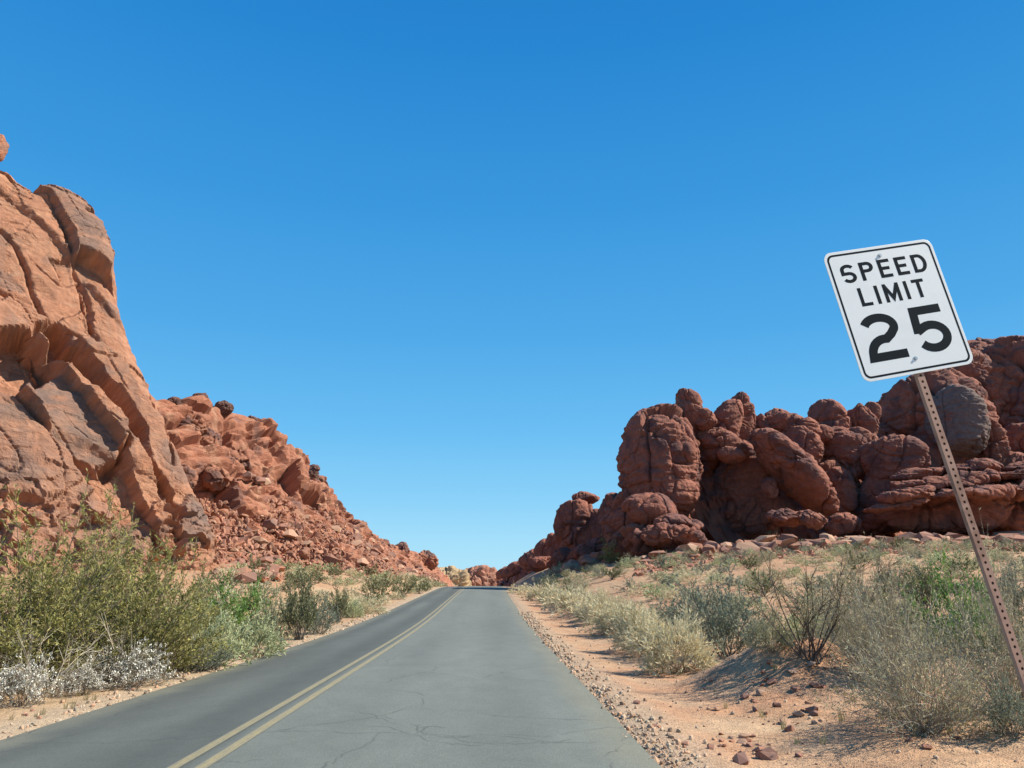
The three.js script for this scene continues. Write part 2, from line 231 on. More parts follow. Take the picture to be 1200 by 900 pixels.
// ---- tall sandstone cliff beside the road
{
  const n = V3(.62, .40, .67).normalize(), p0 = at(255, 668, 50), sA = V3(0, 1, 0).cross(n).normalize(), vA = n.clone().cross(sA).normalize();
  const pl = ([px, py]) => { const r = ray(px, py), t = n.dot(p0.clone().sub(camera.position)) / n.dot(r), P = r.multiplyScalar(t).add(camera.position).sub(p0); return [P.dot(sA), P.dot(vA)]; };
  const poly = (pts) => pts.map(pl);
  const sd = (P, x, y) => { let d = 1e9, s = 1; for (let i = 0, j = P.length - 1; i < P.length; j = i++) { const ex = P[j][0] - P[i][0], ey = P[j][1] - P[i][1], wx = x - P[i][0], wy = y - P[i][1], t = clamp((wx * ex + wy * ey) / (ex * ex + ey * ey)), bx = wx - ex * t, by = wy - ey * t; d = Math.min(d, bx * bx + by * by); const c1 = y >= P[i][1], c2 = y < P[j][1], c3 = ex * wy > ey * wx; if ((c1 && c2 && c3) || (!c1 && !c2 && !c3)) s = -s; } return s * Math.sqrt(d); };
  const line = (P, x, y) => { let d = 1e9; for (let i = 1; i < P.length; i++) { const ex = P[i][0] - P[i - 1][0], ey = P[i][1] - P[i - 1][1], wx = x - P[i - 1][0], wy = y - P[i - 1][1], t = clamp((wx * ex + wy * ey) / (ex * ex + ey * ey)); d = Math.min(d, Math.hypot(wx - ex * t, wy - ey * t)); } return d; };
  const outline = poly([[-420, 60], [-160, 130], [-40, 188], [-4, 190], [12, 193], [24, 204], [44, 213], [62, 213], [82, 224], [103, 240], [120, 262], [130, 288], [136, 312], [136, 326], [140, 350], [151, 380], [164, 412], [177, 440], [191, 468], [203, 500], [216, 535], [232, 570], [246, 600], [257, 630], [262, 660], [266, 700], [270, 760], [-420, 900]]);
  // slabs and hollows: outline, step (m, + stands proud), softness, varnish
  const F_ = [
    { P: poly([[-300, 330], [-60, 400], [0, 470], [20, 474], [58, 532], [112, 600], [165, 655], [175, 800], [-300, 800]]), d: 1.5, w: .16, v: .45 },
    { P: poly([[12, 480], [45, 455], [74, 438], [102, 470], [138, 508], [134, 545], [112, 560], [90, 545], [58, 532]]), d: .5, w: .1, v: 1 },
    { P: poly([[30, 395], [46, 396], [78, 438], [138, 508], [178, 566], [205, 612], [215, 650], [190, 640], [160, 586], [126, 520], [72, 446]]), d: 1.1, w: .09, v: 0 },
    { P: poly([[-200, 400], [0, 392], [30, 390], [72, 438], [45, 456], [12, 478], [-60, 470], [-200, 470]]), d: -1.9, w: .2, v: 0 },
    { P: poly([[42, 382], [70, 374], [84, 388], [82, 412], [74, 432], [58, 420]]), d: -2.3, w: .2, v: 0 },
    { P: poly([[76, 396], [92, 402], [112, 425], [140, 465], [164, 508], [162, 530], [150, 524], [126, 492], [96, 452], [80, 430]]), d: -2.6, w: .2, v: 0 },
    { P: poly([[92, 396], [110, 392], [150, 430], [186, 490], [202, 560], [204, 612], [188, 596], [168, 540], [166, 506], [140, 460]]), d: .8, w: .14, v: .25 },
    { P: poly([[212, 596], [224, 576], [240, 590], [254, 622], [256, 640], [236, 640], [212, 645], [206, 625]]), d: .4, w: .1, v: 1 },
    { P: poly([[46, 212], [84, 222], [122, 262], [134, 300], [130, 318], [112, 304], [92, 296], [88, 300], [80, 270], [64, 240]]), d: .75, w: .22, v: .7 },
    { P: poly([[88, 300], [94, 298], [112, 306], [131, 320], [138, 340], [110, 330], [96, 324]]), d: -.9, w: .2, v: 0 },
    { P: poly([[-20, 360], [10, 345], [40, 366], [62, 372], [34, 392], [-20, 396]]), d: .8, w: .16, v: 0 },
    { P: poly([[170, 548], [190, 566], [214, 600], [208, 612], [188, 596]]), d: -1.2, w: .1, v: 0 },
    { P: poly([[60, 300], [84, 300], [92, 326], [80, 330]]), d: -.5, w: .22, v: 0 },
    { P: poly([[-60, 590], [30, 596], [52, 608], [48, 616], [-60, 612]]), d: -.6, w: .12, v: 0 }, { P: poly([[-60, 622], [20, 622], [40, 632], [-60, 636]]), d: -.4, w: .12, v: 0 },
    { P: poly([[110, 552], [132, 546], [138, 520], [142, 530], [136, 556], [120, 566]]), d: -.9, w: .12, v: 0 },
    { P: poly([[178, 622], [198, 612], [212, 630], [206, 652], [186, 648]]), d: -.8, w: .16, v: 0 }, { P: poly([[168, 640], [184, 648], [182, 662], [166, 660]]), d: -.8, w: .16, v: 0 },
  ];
  const cracks = [[[40, 208], [58, 226], [72, 256], [84, 290], [92, 318], [100, 350], [112, 384], [124, 400]], [[4, 262], [20, 282], [34, 310], [42, 338], [56, 370]], [[96, 324], [108, 352], [110, 384]], [[120, 440], [138, 470]], [[184, 455], [198, 500], [206, 540]], [[0, 470], [30, 505], [58, 532]], [[-40, 300], [0, 330], [30, 352]], [[100, 250], [120, 256]], [[60, 372], [100, 390], [112, 400]]].map(poly);
  const st = .1, s0 = -34, s1 = 5, v0 = -6, v1 = 38, nx = Math.round((s1 - s0) / st), ny = Math.round((v1 - v0) / st), pos = new Float32Array(nx * ny * 3), col = new Float32Array(nx * ny * 3), uv = new Float32Array(nx * ny * 2), idx = [], P = V3(0, 0, 0), live = new Uint8Array(nx * ny);
  for (let j = 0; j < ny; j++) for (let i = 0; i < nx; i++) {
    const x = s0 + i * st, y = v0 + j * st, o = j * nx + i, jag = fbm(x * .8, y * .8, 2, 3) * .5, e = sd(outline, x, y) + jag * .5; live[o] = e < 5.5 ? 1 : 0;
    let d = 0, vn = 0;
    if (live[o]) {
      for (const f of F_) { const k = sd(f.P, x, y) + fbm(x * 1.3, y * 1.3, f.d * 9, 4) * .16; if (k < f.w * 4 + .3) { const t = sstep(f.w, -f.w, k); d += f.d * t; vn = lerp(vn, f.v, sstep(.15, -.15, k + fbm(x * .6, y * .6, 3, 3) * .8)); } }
      for (const c of cracks) { const k = line(c, x, y) + jag * .25; d -= .55 * Math.exp(-(k * k) / .018); }
      d += fbm(x * .11, y * .08, 6, 2) * 1.5;
      const r = x * .82 + y * .57, q = x * -.57 + y * .82, g = (v) => Math.floor(v) + sstep(.86, 1, v - Math.floor(v));               // joints run down the face aslant
      d += .45 * g(fbm(r * .12, q * .05, 12, 2) * 3.4 + .3) + block(r * .16 + fbm(x * .3, y * .3, 71, 2) * .5, q * .09, 5.5, .35) * .42 + block(x * .6 + fbm(x, y, 72, 2) * .4, y * .9, 7.5, .7) * .1 * clamp(fbm(x * .2, y * .2, 81, 2) * 5) + block(x * 1.4 + fbm(x, y, 75, 2) * .5, y * 2.3, 17.5, .9) * .075 * clamp(.25 + fbm(x * .3, y * .3, 91, 2) * 3);
      d += fbm(x * .5, y * .4, 14, 3) * .1 + fbm(x * 2.8, y * 2.8, 5, 3) * .05 + (strata(x * .3, y + fbm(x * .2, y * .2, 3, 2) * 3, 1, .55, .1) - .5) * .09 * clamp(.2 + fbm(x * .2, y * .2, 9, 2) * 4);
      const ck = noise(r * .5 + 9, q * .16, 2); d -= .22 * clamp(.3 + fbm(x * .15, y * .15, 61, 2) * 4) * Math.exp(-(ck * ck) / .0003);
      const foot = sstep(7, 1, y) ; if (foot > 0) { d += foot * (block(x * .75, y * .95, 3.3) * .45 + block(x * 1.9, y * 2.3, 6.3) * .16); }
      if (e > -1.4) d -= .3 * (e + 1.4) ** 2; if (e > 0) d -= 1.4 * e;
    }
    P.copy(p0).addScaledVector(sA, x).addScaledVector(vA, y).addScaledVector(n, d); if (live[o]) { const a = fbm(P.x * 1.4, P.y * 1.4, P.z * 1.4, 4) * .2, b = fbm(P.x * 1.4 + 30, P.y * 1.4, P.z * 1.4, 4) * .2; P.addScaledVector(sA, a).addScaledVector(vA, b); } pos.set([P.x, P.y, P.z], o * 3); uv.set([x / 2.6, y / 2.6], o * 2);
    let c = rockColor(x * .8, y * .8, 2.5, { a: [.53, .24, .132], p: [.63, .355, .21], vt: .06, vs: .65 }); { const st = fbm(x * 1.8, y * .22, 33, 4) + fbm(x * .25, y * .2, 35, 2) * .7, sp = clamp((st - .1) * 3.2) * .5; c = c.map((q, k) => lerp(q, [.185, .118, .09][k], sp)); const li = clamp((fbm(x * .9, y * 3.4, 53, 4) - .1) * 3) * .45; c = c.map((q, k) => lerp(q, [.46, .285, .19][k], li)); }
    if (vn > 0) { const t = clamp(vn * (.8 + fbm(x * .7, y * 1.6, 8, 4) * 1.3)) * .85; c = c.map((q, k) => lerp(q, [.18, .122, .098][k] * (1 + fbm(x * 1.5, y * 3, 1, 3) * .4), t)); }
    col.set(c, o * 3);
  }
  for (let j = 0; j < ny - 1; j++) for (let i = 0; i < nx - 1; i++) { const a = j * nx + i, b = a + 1, c = a + nx, d = c + 1; if (live[a] && live[b] && live[c] && live[d]) idx.push(a, b, c, b, d, c); }
  const cl = thing('sandstone_cliff', 'tall orange sandstone cliff with slanting slabs behind the big olive bushes', 'cliff');
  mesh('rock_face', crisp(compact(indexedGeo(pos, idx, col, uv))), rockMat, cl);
  const back = at(-10, 480, 62), bk = rockGeo(back, V3(20, 19, 12), { n: 40, seed: 3, lump: .5, rot: [0, .75, 0] }); // the body of the cliff behind its face
  const bm = mesh('rock_body', bk, rockMat, cl); bm.position.copy(back).add(V3(-10, -6, -4));
  const kp = at(-7, 172, 49), k1 = mesh('boulder', rockGeo(kp, V3(.75, 1.15, .9), { n: 14, seed: 9 }), rockMat, cl); k1.position.copy(kp);
}
function crisp(g) { const n = g.toNonIndexed(); n.computeVertexNormals(); const a = n.attributes.normal.array, b = g.attributes.normal.array, ix = g.index.array; for (let i = 0; i < ix.length; i++) for (let c = 0; c < 3; c++) a[i * 3 + c] = a[i * 3 + c] * .8 + b[ix[i] * 3 + c] * .2; n.normalizeNormals(); return n; } // broken stone: facets keep their edges
function compact(g) { // drop unused vertices
  const idx = g.index.array, map = new Int32Array(g.attributes.position.count).fill(-1), out = []; let n = 0; for (let i = 0; i < idx.length; i++) { if (map[idx[i]] < 0) { map[idx[i]] = n++; out.push(idx[i]); } }
  const r = new THREE.BufferGeometry(); for (const k of Object.keys(g.attributes)) { const s = g.attributes[k], a = new Float32Array(n * s.itemSize); for (let i = 0; i < n; i++) for (let c = 0; c < s.itemSize; c++) a[i * s.itemSize + c] = s.array[out[i] * s.itemSize + c]; r.setAttribute(k, new THREE.BufferAttribute(a, s.itemSize)); }
  r.setIndex(Array.from(idx, (i) => map[i])); return r;
}

// ---- rocky hillside beyond the cliff, following the road to the crest
const hillPts = [[150, 476, 62], [185, 471, 66], [215, 470, 68], [235, 466, 70], [262, 480, 76], [300, 493, 84], [318, 510, 90], [335, 545, 97], [350, 556, 102], [365, 566, 107], [385, 584, 116], [405, 611, 130], [425, 626, 145], [460, 638, 170], [490, 648, 195], [512, 664, 222], [520, 674, 250]];
const hillSky = hillPts.map(([px, py, D]) => at(px, py, D));
const hillRidge = (D) => { let i = 1; while (i < hillPts.length - 1 && D > hillPts[i][2]) i++; const a = hillPts[i - 1][2], t = clamp((D - a) / (hillPts[i][2] - a)); return [lerp(hillSky[i - 1].x, hillSky[i].x, t), lerp(hillSky[i - 1].y, hillSky[i].y, t)]; };
const hillFoot = (D) => -9.8 - 2 * noise(D * .05, 2, 1) - 11 * sstep(84, 50, D);
function hillPoint(D, w, out) {
  const [rx, ry] = hillRidge(D), fx = hillFoot(D), fy = ground(fx, -D) - .3; let x, y;
  if (w <= 1) { x = lerp(fx, rx, w); y = lerp(fy, ry, .62 * w + .38 * w * w); } else { x = rx - (w - 1) * 30; y = ry - (w - 1) * (w - 1) * 50 - (w - 1) * 4; }
  return out.set(x, y, -D);
}
{
  const ds = axis([[48, 130, .24, .5], [130, 262, .5, 1.6]]), ws = axis([[0, 1.0, .0062], [1.0, 1.4, .03]]), nx = ws.length, pos = [], col = [], uv = [], idx = [], P = V3(0, 0, 0), dir = V3(.62, .62, .42).normalize();
  ds.forEach((D, j) => ws.forEach((w, i) => {
    hillPoint(D, w, P); const up = sstep(.3, .75, w + fbm(P.x * .08, P.y * .08, P.z * .08, 2) * .5), S = 1 - .55 * sstep(120, 220, D), { x, y, z } = P; let d = 0;
    const wx = fbm(x * .25, y * .25, z * .25, 2) * .8;
    d += up * S * (block(x * .15 + wx * .6, y * .24, z * .13, .7) * 2.5 - .7 * Math.exp(-((W.f2 - W.f1) ** 2) / .004)); d += S * lerp(.55, 1, up) * (block(x * .45 + 9, y * .8 + wx, z * .4, .85) * .8 - .2 * Math.exp(-((W.f2 - W.f1) ** 2) / .005));
    d += S * block(x * 1.3 + 3, y * 1.6, z * 1.1, 1.1) * lerp(.42, .2, up) + up * S * (strata(x, y, z, .9, .4) - .5) * .6 + fbm(x * .16, y * .16, z * .16, 3) * 1.3 * S * sstep(0, .3, w);
    d *= sstep(-.02, .12, w) * (1 - .75 * sstep(.9, 1, w)); P.addScaledVector(dir, d); pos.push(P.x, P.y, P.z); uv.push((z + x * .4) / 2.4, y / 2.4);
    const c = rockColor(x, y, z, { a: [.47, .185, .105], p: [.57, .28, .165], vt: .08, vs: .75, v: [.17, .09, .075] }), sand = sstep(.1, .22, fbm(x * .5, y * .5, z * .5, 4)); col.push(...c.map((q, k) => lerp(q, [.40, .205, .125][k], sand * .8)));
    if (i && j) { const a = j * nx + i; idx.push(a - nx - 1, a - 1, a - nx, a - 1, a, a - nx); }
  }));
  const hl = thing('rocky_hillside', 'long red rocky hillside of broken ledges beyond the tall cliff', 'hillside');
  mesh('slope', crisp(indexedGeo(pos, idx, col, uv)), rockMat, hl);
  const knobs = [[205, 472, 68, 9, 6], [234, 468, 71, 11, 8], [262, 478, 76, 11, 10], [222, 500, 68, 24, 15], [244, 520, 70, 20, 16], [300, 502, 83, 20, 14], [282, 545, 76, 22, 22], [325, 518, 91, 9, 11], [333, 540, 95, 11, 14], [318, 552, 88, 13, 18], [366, 556, 107, 8, 12], [374, 572, 110, 12, 14], [345, 582, 98, 11, 16], [300, 598, 80, 17, 15], [268, 590, 72, 26, 18], [252, 560, 66, 16, 14], [300, 560, 82, 12, 14], [395, 598, 123, 9, 8], [384, 590, 118, 8, 8], [423, 633, 142, 13, 7], [448, 641, 160, 12, 7], [470, 645, 176, 10, 7], [500, 657, 196, 12, 10], [486, 655, 190, 8, 6], [215, 560, 60, 13, 16], [330, 600, 90, 10, 9], [284, 625, 66, 12, 10]];
  knobs.forEach(([px, py, D, a, b], i) => { const c = at(px, py, D), s = D / F, g = rockGeo(c, V3(a * s, b * s, (a + b) * .5 * s), { n: 20, seed: i + 20, sq: 3, ledge: .13, blocks: .7, rot: [0, i * 1.3, (i % 3 - 1) * .25], color: { a: [.42, .17, .098], vt: py < 640 && b < 13 ? -.35 : .0, v: [.155, .085, .072], vs: .85 } }); const m = mesh('outcrop_block', g, rockMat, hl); m.position.copy(c); });
}

// ---- red domes and ledges across the road
const D_ = { a: [.385, .135, .084], p: [.48, .205, .128], v: [.145, .07, .064], vt: .0, vs: .72 };  // sandstone darkened, varnish spread wider, to stand in for shade on the domes
function outcrop(name, label, list, bed) {
  const g = thing(name, label, 'rock formation'); let k = 0;
  for (const [px, py, a, b, D, o = {}] of list) {
    const c = at(px, py, D), s = D / F * 1.07, r = V3(a * s, b * s, (o.deep ?? (a + b) * .55) * s), n = Math.round(clamp(Math.max(a, b) * 1.25, 14, 62));
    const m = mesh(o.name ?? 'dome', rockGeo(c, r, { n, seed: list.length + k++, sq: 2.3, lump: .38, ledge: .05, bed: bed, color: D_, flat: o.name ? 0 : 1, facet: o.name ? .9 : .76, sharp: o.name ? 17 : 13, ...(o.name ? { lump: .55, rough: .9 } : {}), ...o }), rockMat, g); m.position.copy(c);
  }
  return g;
}
outcrop('rock_outcrop', 'cluster of tall rounded red domes with a deep shaded cleft', [
  [770, 552, 43, 66, 76, { bed: 2.4, sq: 2.0, flat: 1.1, facet: .5 }], [781, 574, 33, 20, 72.5, { bed: 1.2, ledge: .12, flat: .9 }], [806, 531, 10, 16, 72.5, { name: 'ledge' }], [784, 514, 28, 27, 76, { bed: .9, facet: .5 }],
  [806, 479, 16, 25, 77, { bed: 1.6 }], [823, 491, 17, 14, 76, {}], [845, 498, 19, 32, 79, { rot: [0, 0, -.35] }], [861, 497, 19, 40, 81, { bed: 1.2, rot: [0, 0, -.12] }], [846, 519, 30, 17, 76, { rot: [0, 0, -.5], lump: .25 }], [858, 534, 15, 9, 74.5, { name: 'ledge', rot: [0, 0, -.3] }], [883, 494, 6, 9, 84, { name: 'boulder' }],
  [862, 568, 32, 62, 80, { bed: 4, sq: 2.8, rot: [0, 0, -.28], lump: .3 }], [880, 598, 30, 34, 78, { lump: .3, rot: [0, 0, -.2] }], [836, 590, 16, 42, 86, { name: 'core' }], [829, 524, 17, 34, 82, {}], [754, 506, 14, 9, 78, { name: 'boulder' }], [784, 486, 12, 8, 79, { name: 'boulder' }], [742, 520, 10, 12, 79, { name: 'boulder' }],
  [762, 599, 28, 18, 70, { lump: .3, ledge: .04, rot: [0, 0, -.15], flat: 0 }], [794, 615, 26, 9, 68, { name: 'ledge', bed: .5, ledge: .14 }], [788, 628, 30, 12, 66.5, { name: 'ledge', bed: .6, ledge: .14, blocks: .7 }], [812, 630, 14, 9, 66, { name: 'boulder', blocks: .8 }], [736, 612, 25, 38, 77, { rough: .8, rot: [0, 0, -.25] }], [726, 640, 16, 14, 73, { name: 'boulder', blocks: .8 }], [755, 634, 22, 16, 69, { name: 'boulder', blocks: .8 }],
], 1.9);
outcrop('rock_outcrop', 'low red knob with a flat cap rock stepping down to the road', [
  [676, 618, 27, 32, 98, { bed: 1.4 }], [687, 584, 15, 7, 98, { name: 'cap_rock', sq: 3 }], [718, 612, 17, 34, 92, {}], [717, 583, 7, 6, 92, { name: 'boulder' }], [700, 624, 18, 22, 96, {}], [641, 646, 16, 14, 112, {}], [655, 640, 14, 18, 108, {}], [685, 652, 14, 11, 88, { name: 'boulder', blocks: .8 }], [660, 656, 15, 10, 94, { name: 'boulder', blocks: .8 }], [625, 656, 18, 10, 128, { rot: [0, 0, .3] }], [608, 665, 18, 8, 148, { rot: [0, 0, .35] }], [594, 671, 12, 6, 166, { rot: [0, 0, .3] }], [640, 662, 15, 8, 106, { name: 'boulder', blocks: .8 }], [702, 644, 16, 14, 90, { name: 'boulder', blocks: .8 }], [714, 652, 14, 10, 86, { name: 'boulder', blocks: .8 }],
], 1.5);
outcrop('rock_outcrop', 'layered red heads above a leaning sunlit rock pillar', [
  [917, 507, 35, 32, 79, { bed: 1.15, ledge: .11 }], [905, 536, 26, 36, 82, {}], [938, 524, 22, 26, 77, { bed: .9, ledge: .12 }], [886, 552, 13, 42, 79, { sq: 2.8 }], [930, 552, 17, 60, 73, { name: 'pillar', rot: [0, 0, .72], lump: .22, ledge: .03, bed: .8, facet: .25, rough: .25, n: 56 }], [902, 572, 8, 14, 73, { name: 'boulder', blocks: .8 }], [905, 600, 26, 20, 76, {}],
  [973, 494, 22, 22, 83, { bed: 1 }], [962, 508, 13, 9, 80, {}], [984, 540, 30, 40, 81, { bed: 1.2, ledge: .12 }], [975, 580, 24, 32, 79, { bed: 1.2 }], [991, 487, 5, 6, 85, { name: 'boulder' }], [1010, 498, 17, 24, 83, { rot: [0, 0, .1] }], [1022, 485, 9, 13, 86, {}], [1006, 516, 18, 15, 80, {}], [1003, 572, 32, 42, 83, {}], [926, 606, 24, 9, 69, { name: 'ledge', bed: .5, blocks: .7 }], [985, 614, 18, 11, 71, { name: 'boulder', blocks: .8 }], [952, 610, 16, 10, 68, { name: 'boulder', blocks: .8 }],
], 1.6);
outcrop('rock_outcrop', 'massive dark red bluff with a pale grey face behind the sign', [
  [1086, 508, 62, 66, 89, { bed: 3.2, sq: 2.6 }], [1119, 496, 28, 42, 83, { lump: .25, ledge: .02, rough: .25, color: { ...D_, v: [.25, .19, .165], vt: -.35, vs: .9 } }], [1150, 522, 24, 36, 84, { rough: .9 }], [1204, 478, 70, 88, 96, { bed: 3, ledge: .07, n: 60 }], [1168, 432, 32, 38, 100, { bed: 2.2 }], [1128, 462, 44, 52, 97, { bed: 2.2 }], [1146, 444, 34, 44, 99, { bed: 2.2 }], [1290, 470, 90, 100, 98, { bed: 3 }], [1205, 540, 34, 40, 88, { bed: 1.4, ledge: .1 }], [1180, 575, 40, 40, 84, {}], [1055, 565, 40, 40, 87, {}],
], 2);
outcrop('rock_outcrop', 'broad stack of thin red ledges at the foot of the bluff', [
  [1045, 540, 34, 30, 77, { lump: .25, ledge: .03 }], [1105, 596, 74, 34, 73, { bed: 1.0, ledge: .06, sq: 3.2, deep: 40 }], [1190, 590, 64, 36, 74, { bed: 1, ledge: .06, sq: 3.2, deep: 40 }], [1270, 585, 60, 40, 76, { deep: 45 }], [1035, 594, 40, 34, 78, {}], [1095, 568, 50, 7, 71, { name: 'ledge', bed: .4, ledge: .18, rot: [0, 0, .1] }], [1165, 560, 50, 8, 72, { name: 'ledge', bed: .4, ledge: .18, rot: [0, 0, .06] }], [1135, 550, 40, 7, 74, { name: 'ledge', bed: .4, ledge: .18, rot: [0, 0, .12] }], [1190, 574, 52, 8, 70, { name: 'ledge', bed: .4, ledge: .18, rot: [0, 0, .05] }], [1065, 580, 40, 7, 70, { name: 'ledge', bed: .4, ledge: .18, rot: [0, 0, .12] }], [1140, 578, 44, 6, 68.5, { name: 'ledge', bed: .35, ledge: .18, rot: [0, 0, .08] }], [1075, 556, 28, 7, 73, { name: 'ledge', bed: .4, ledge: .18, rot: [0, 0, .1] }], [1210, 548, 34, 10, 75, { name: 'ledge', bed: .45, ledge: .16 }], [1050, 592, 34, 6, 70, { name: 'ledge', bed: .4, ledge: .18, rot: [0, 0, .14] }],
], 1.3);
{ // the mass the domes stand on, closing the view between them
  const prof = [[583, 676, 186], [600, 668, 160], [625, 655, 136], [650, 640, 114], [690, 614, 102], [715, 594, 93], [740, 552, 87], [762, 508, 86], [800, 484, 86], [850, 490, 87], [884, 506, 87], [910, 502, 87], [945, 502, 87], [985, 498, 88], [1020, 494, 91], [1060, 478, 97], [1110, 464, 102], [1170, 422, 108], [1300, 400, 112], [1500, 420, 118]];
  const P = prof.map(([px, py, D]) => at(px, py, D)), nx = 380, ny = 84, pos = [], col = [], uv = [], idx = [], q = V3(0, 0, 0);
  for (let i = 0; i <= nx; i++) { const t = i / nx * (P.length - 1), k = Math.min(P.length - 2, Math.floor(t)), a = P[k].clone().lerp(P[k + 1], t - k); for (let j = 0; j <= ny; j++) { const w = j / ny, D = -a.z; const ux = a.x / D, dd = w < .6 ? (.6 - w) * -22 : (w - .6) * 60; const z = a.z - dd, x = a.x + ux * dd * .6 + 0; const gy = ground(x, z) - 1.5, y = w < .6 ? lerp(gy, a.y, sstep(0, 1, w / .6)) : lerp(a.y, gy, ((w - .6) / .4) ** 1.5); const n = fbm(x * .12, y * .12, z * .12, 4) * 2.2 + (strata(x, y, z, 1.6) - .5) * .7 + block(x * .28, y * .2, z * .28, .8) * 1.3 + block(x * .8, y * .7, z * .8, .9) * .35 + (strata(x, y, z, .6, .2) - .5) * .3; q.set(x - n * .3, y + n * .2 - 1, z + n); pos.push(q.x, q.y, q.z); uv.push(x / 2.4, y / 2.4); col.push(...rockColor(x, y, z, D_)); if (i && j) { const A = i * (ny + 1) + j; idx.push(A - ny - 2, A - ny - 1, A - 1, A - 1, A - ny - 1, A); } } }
  const m = mesh('red_rock_ridge', crisp(indexedGeo(pos, idx, col, uv)), rockMat, scene); m.userData = { kind: 'structure', label: 'red sandstone ridge behind the domes', category: 'hill' };
}
{ // low hills beyond the crest
  for (const [name, label, x0, x1, D, top, o] of [['distant_hill', 'pale yellow sandstone knoll beyond the road crest', 496, 556, 330, 665, { a: [.52, .36, .20], p: [.68, .54, .33], vt: .2, vs: .4 }], ['distant_hill', 'low red sandstone knoll beyond the road crest', 526, 602, 345, 668, { a: [.46, .20, .13], p: [.58, .32, .21], vt: .1, vs: .5 }]]) {
    const c = at((x0 + x1) / 2, 690, D), s = D / F, rx = (x1 - x0) / 2 * s; c.y -= 2; const m = mesh(name, rockGeo(c, V3(rx, (690 - top) * s + 2, 14), { n: 36, seed: x0, lump: .6, blocks: .3, ledge: .12, bed: 1.2, sharp: 14, color: o }), rockMat, scene); m.position.copy(c); m.userData = { kind: 'structure', label, category: 'hill' };
  }
}
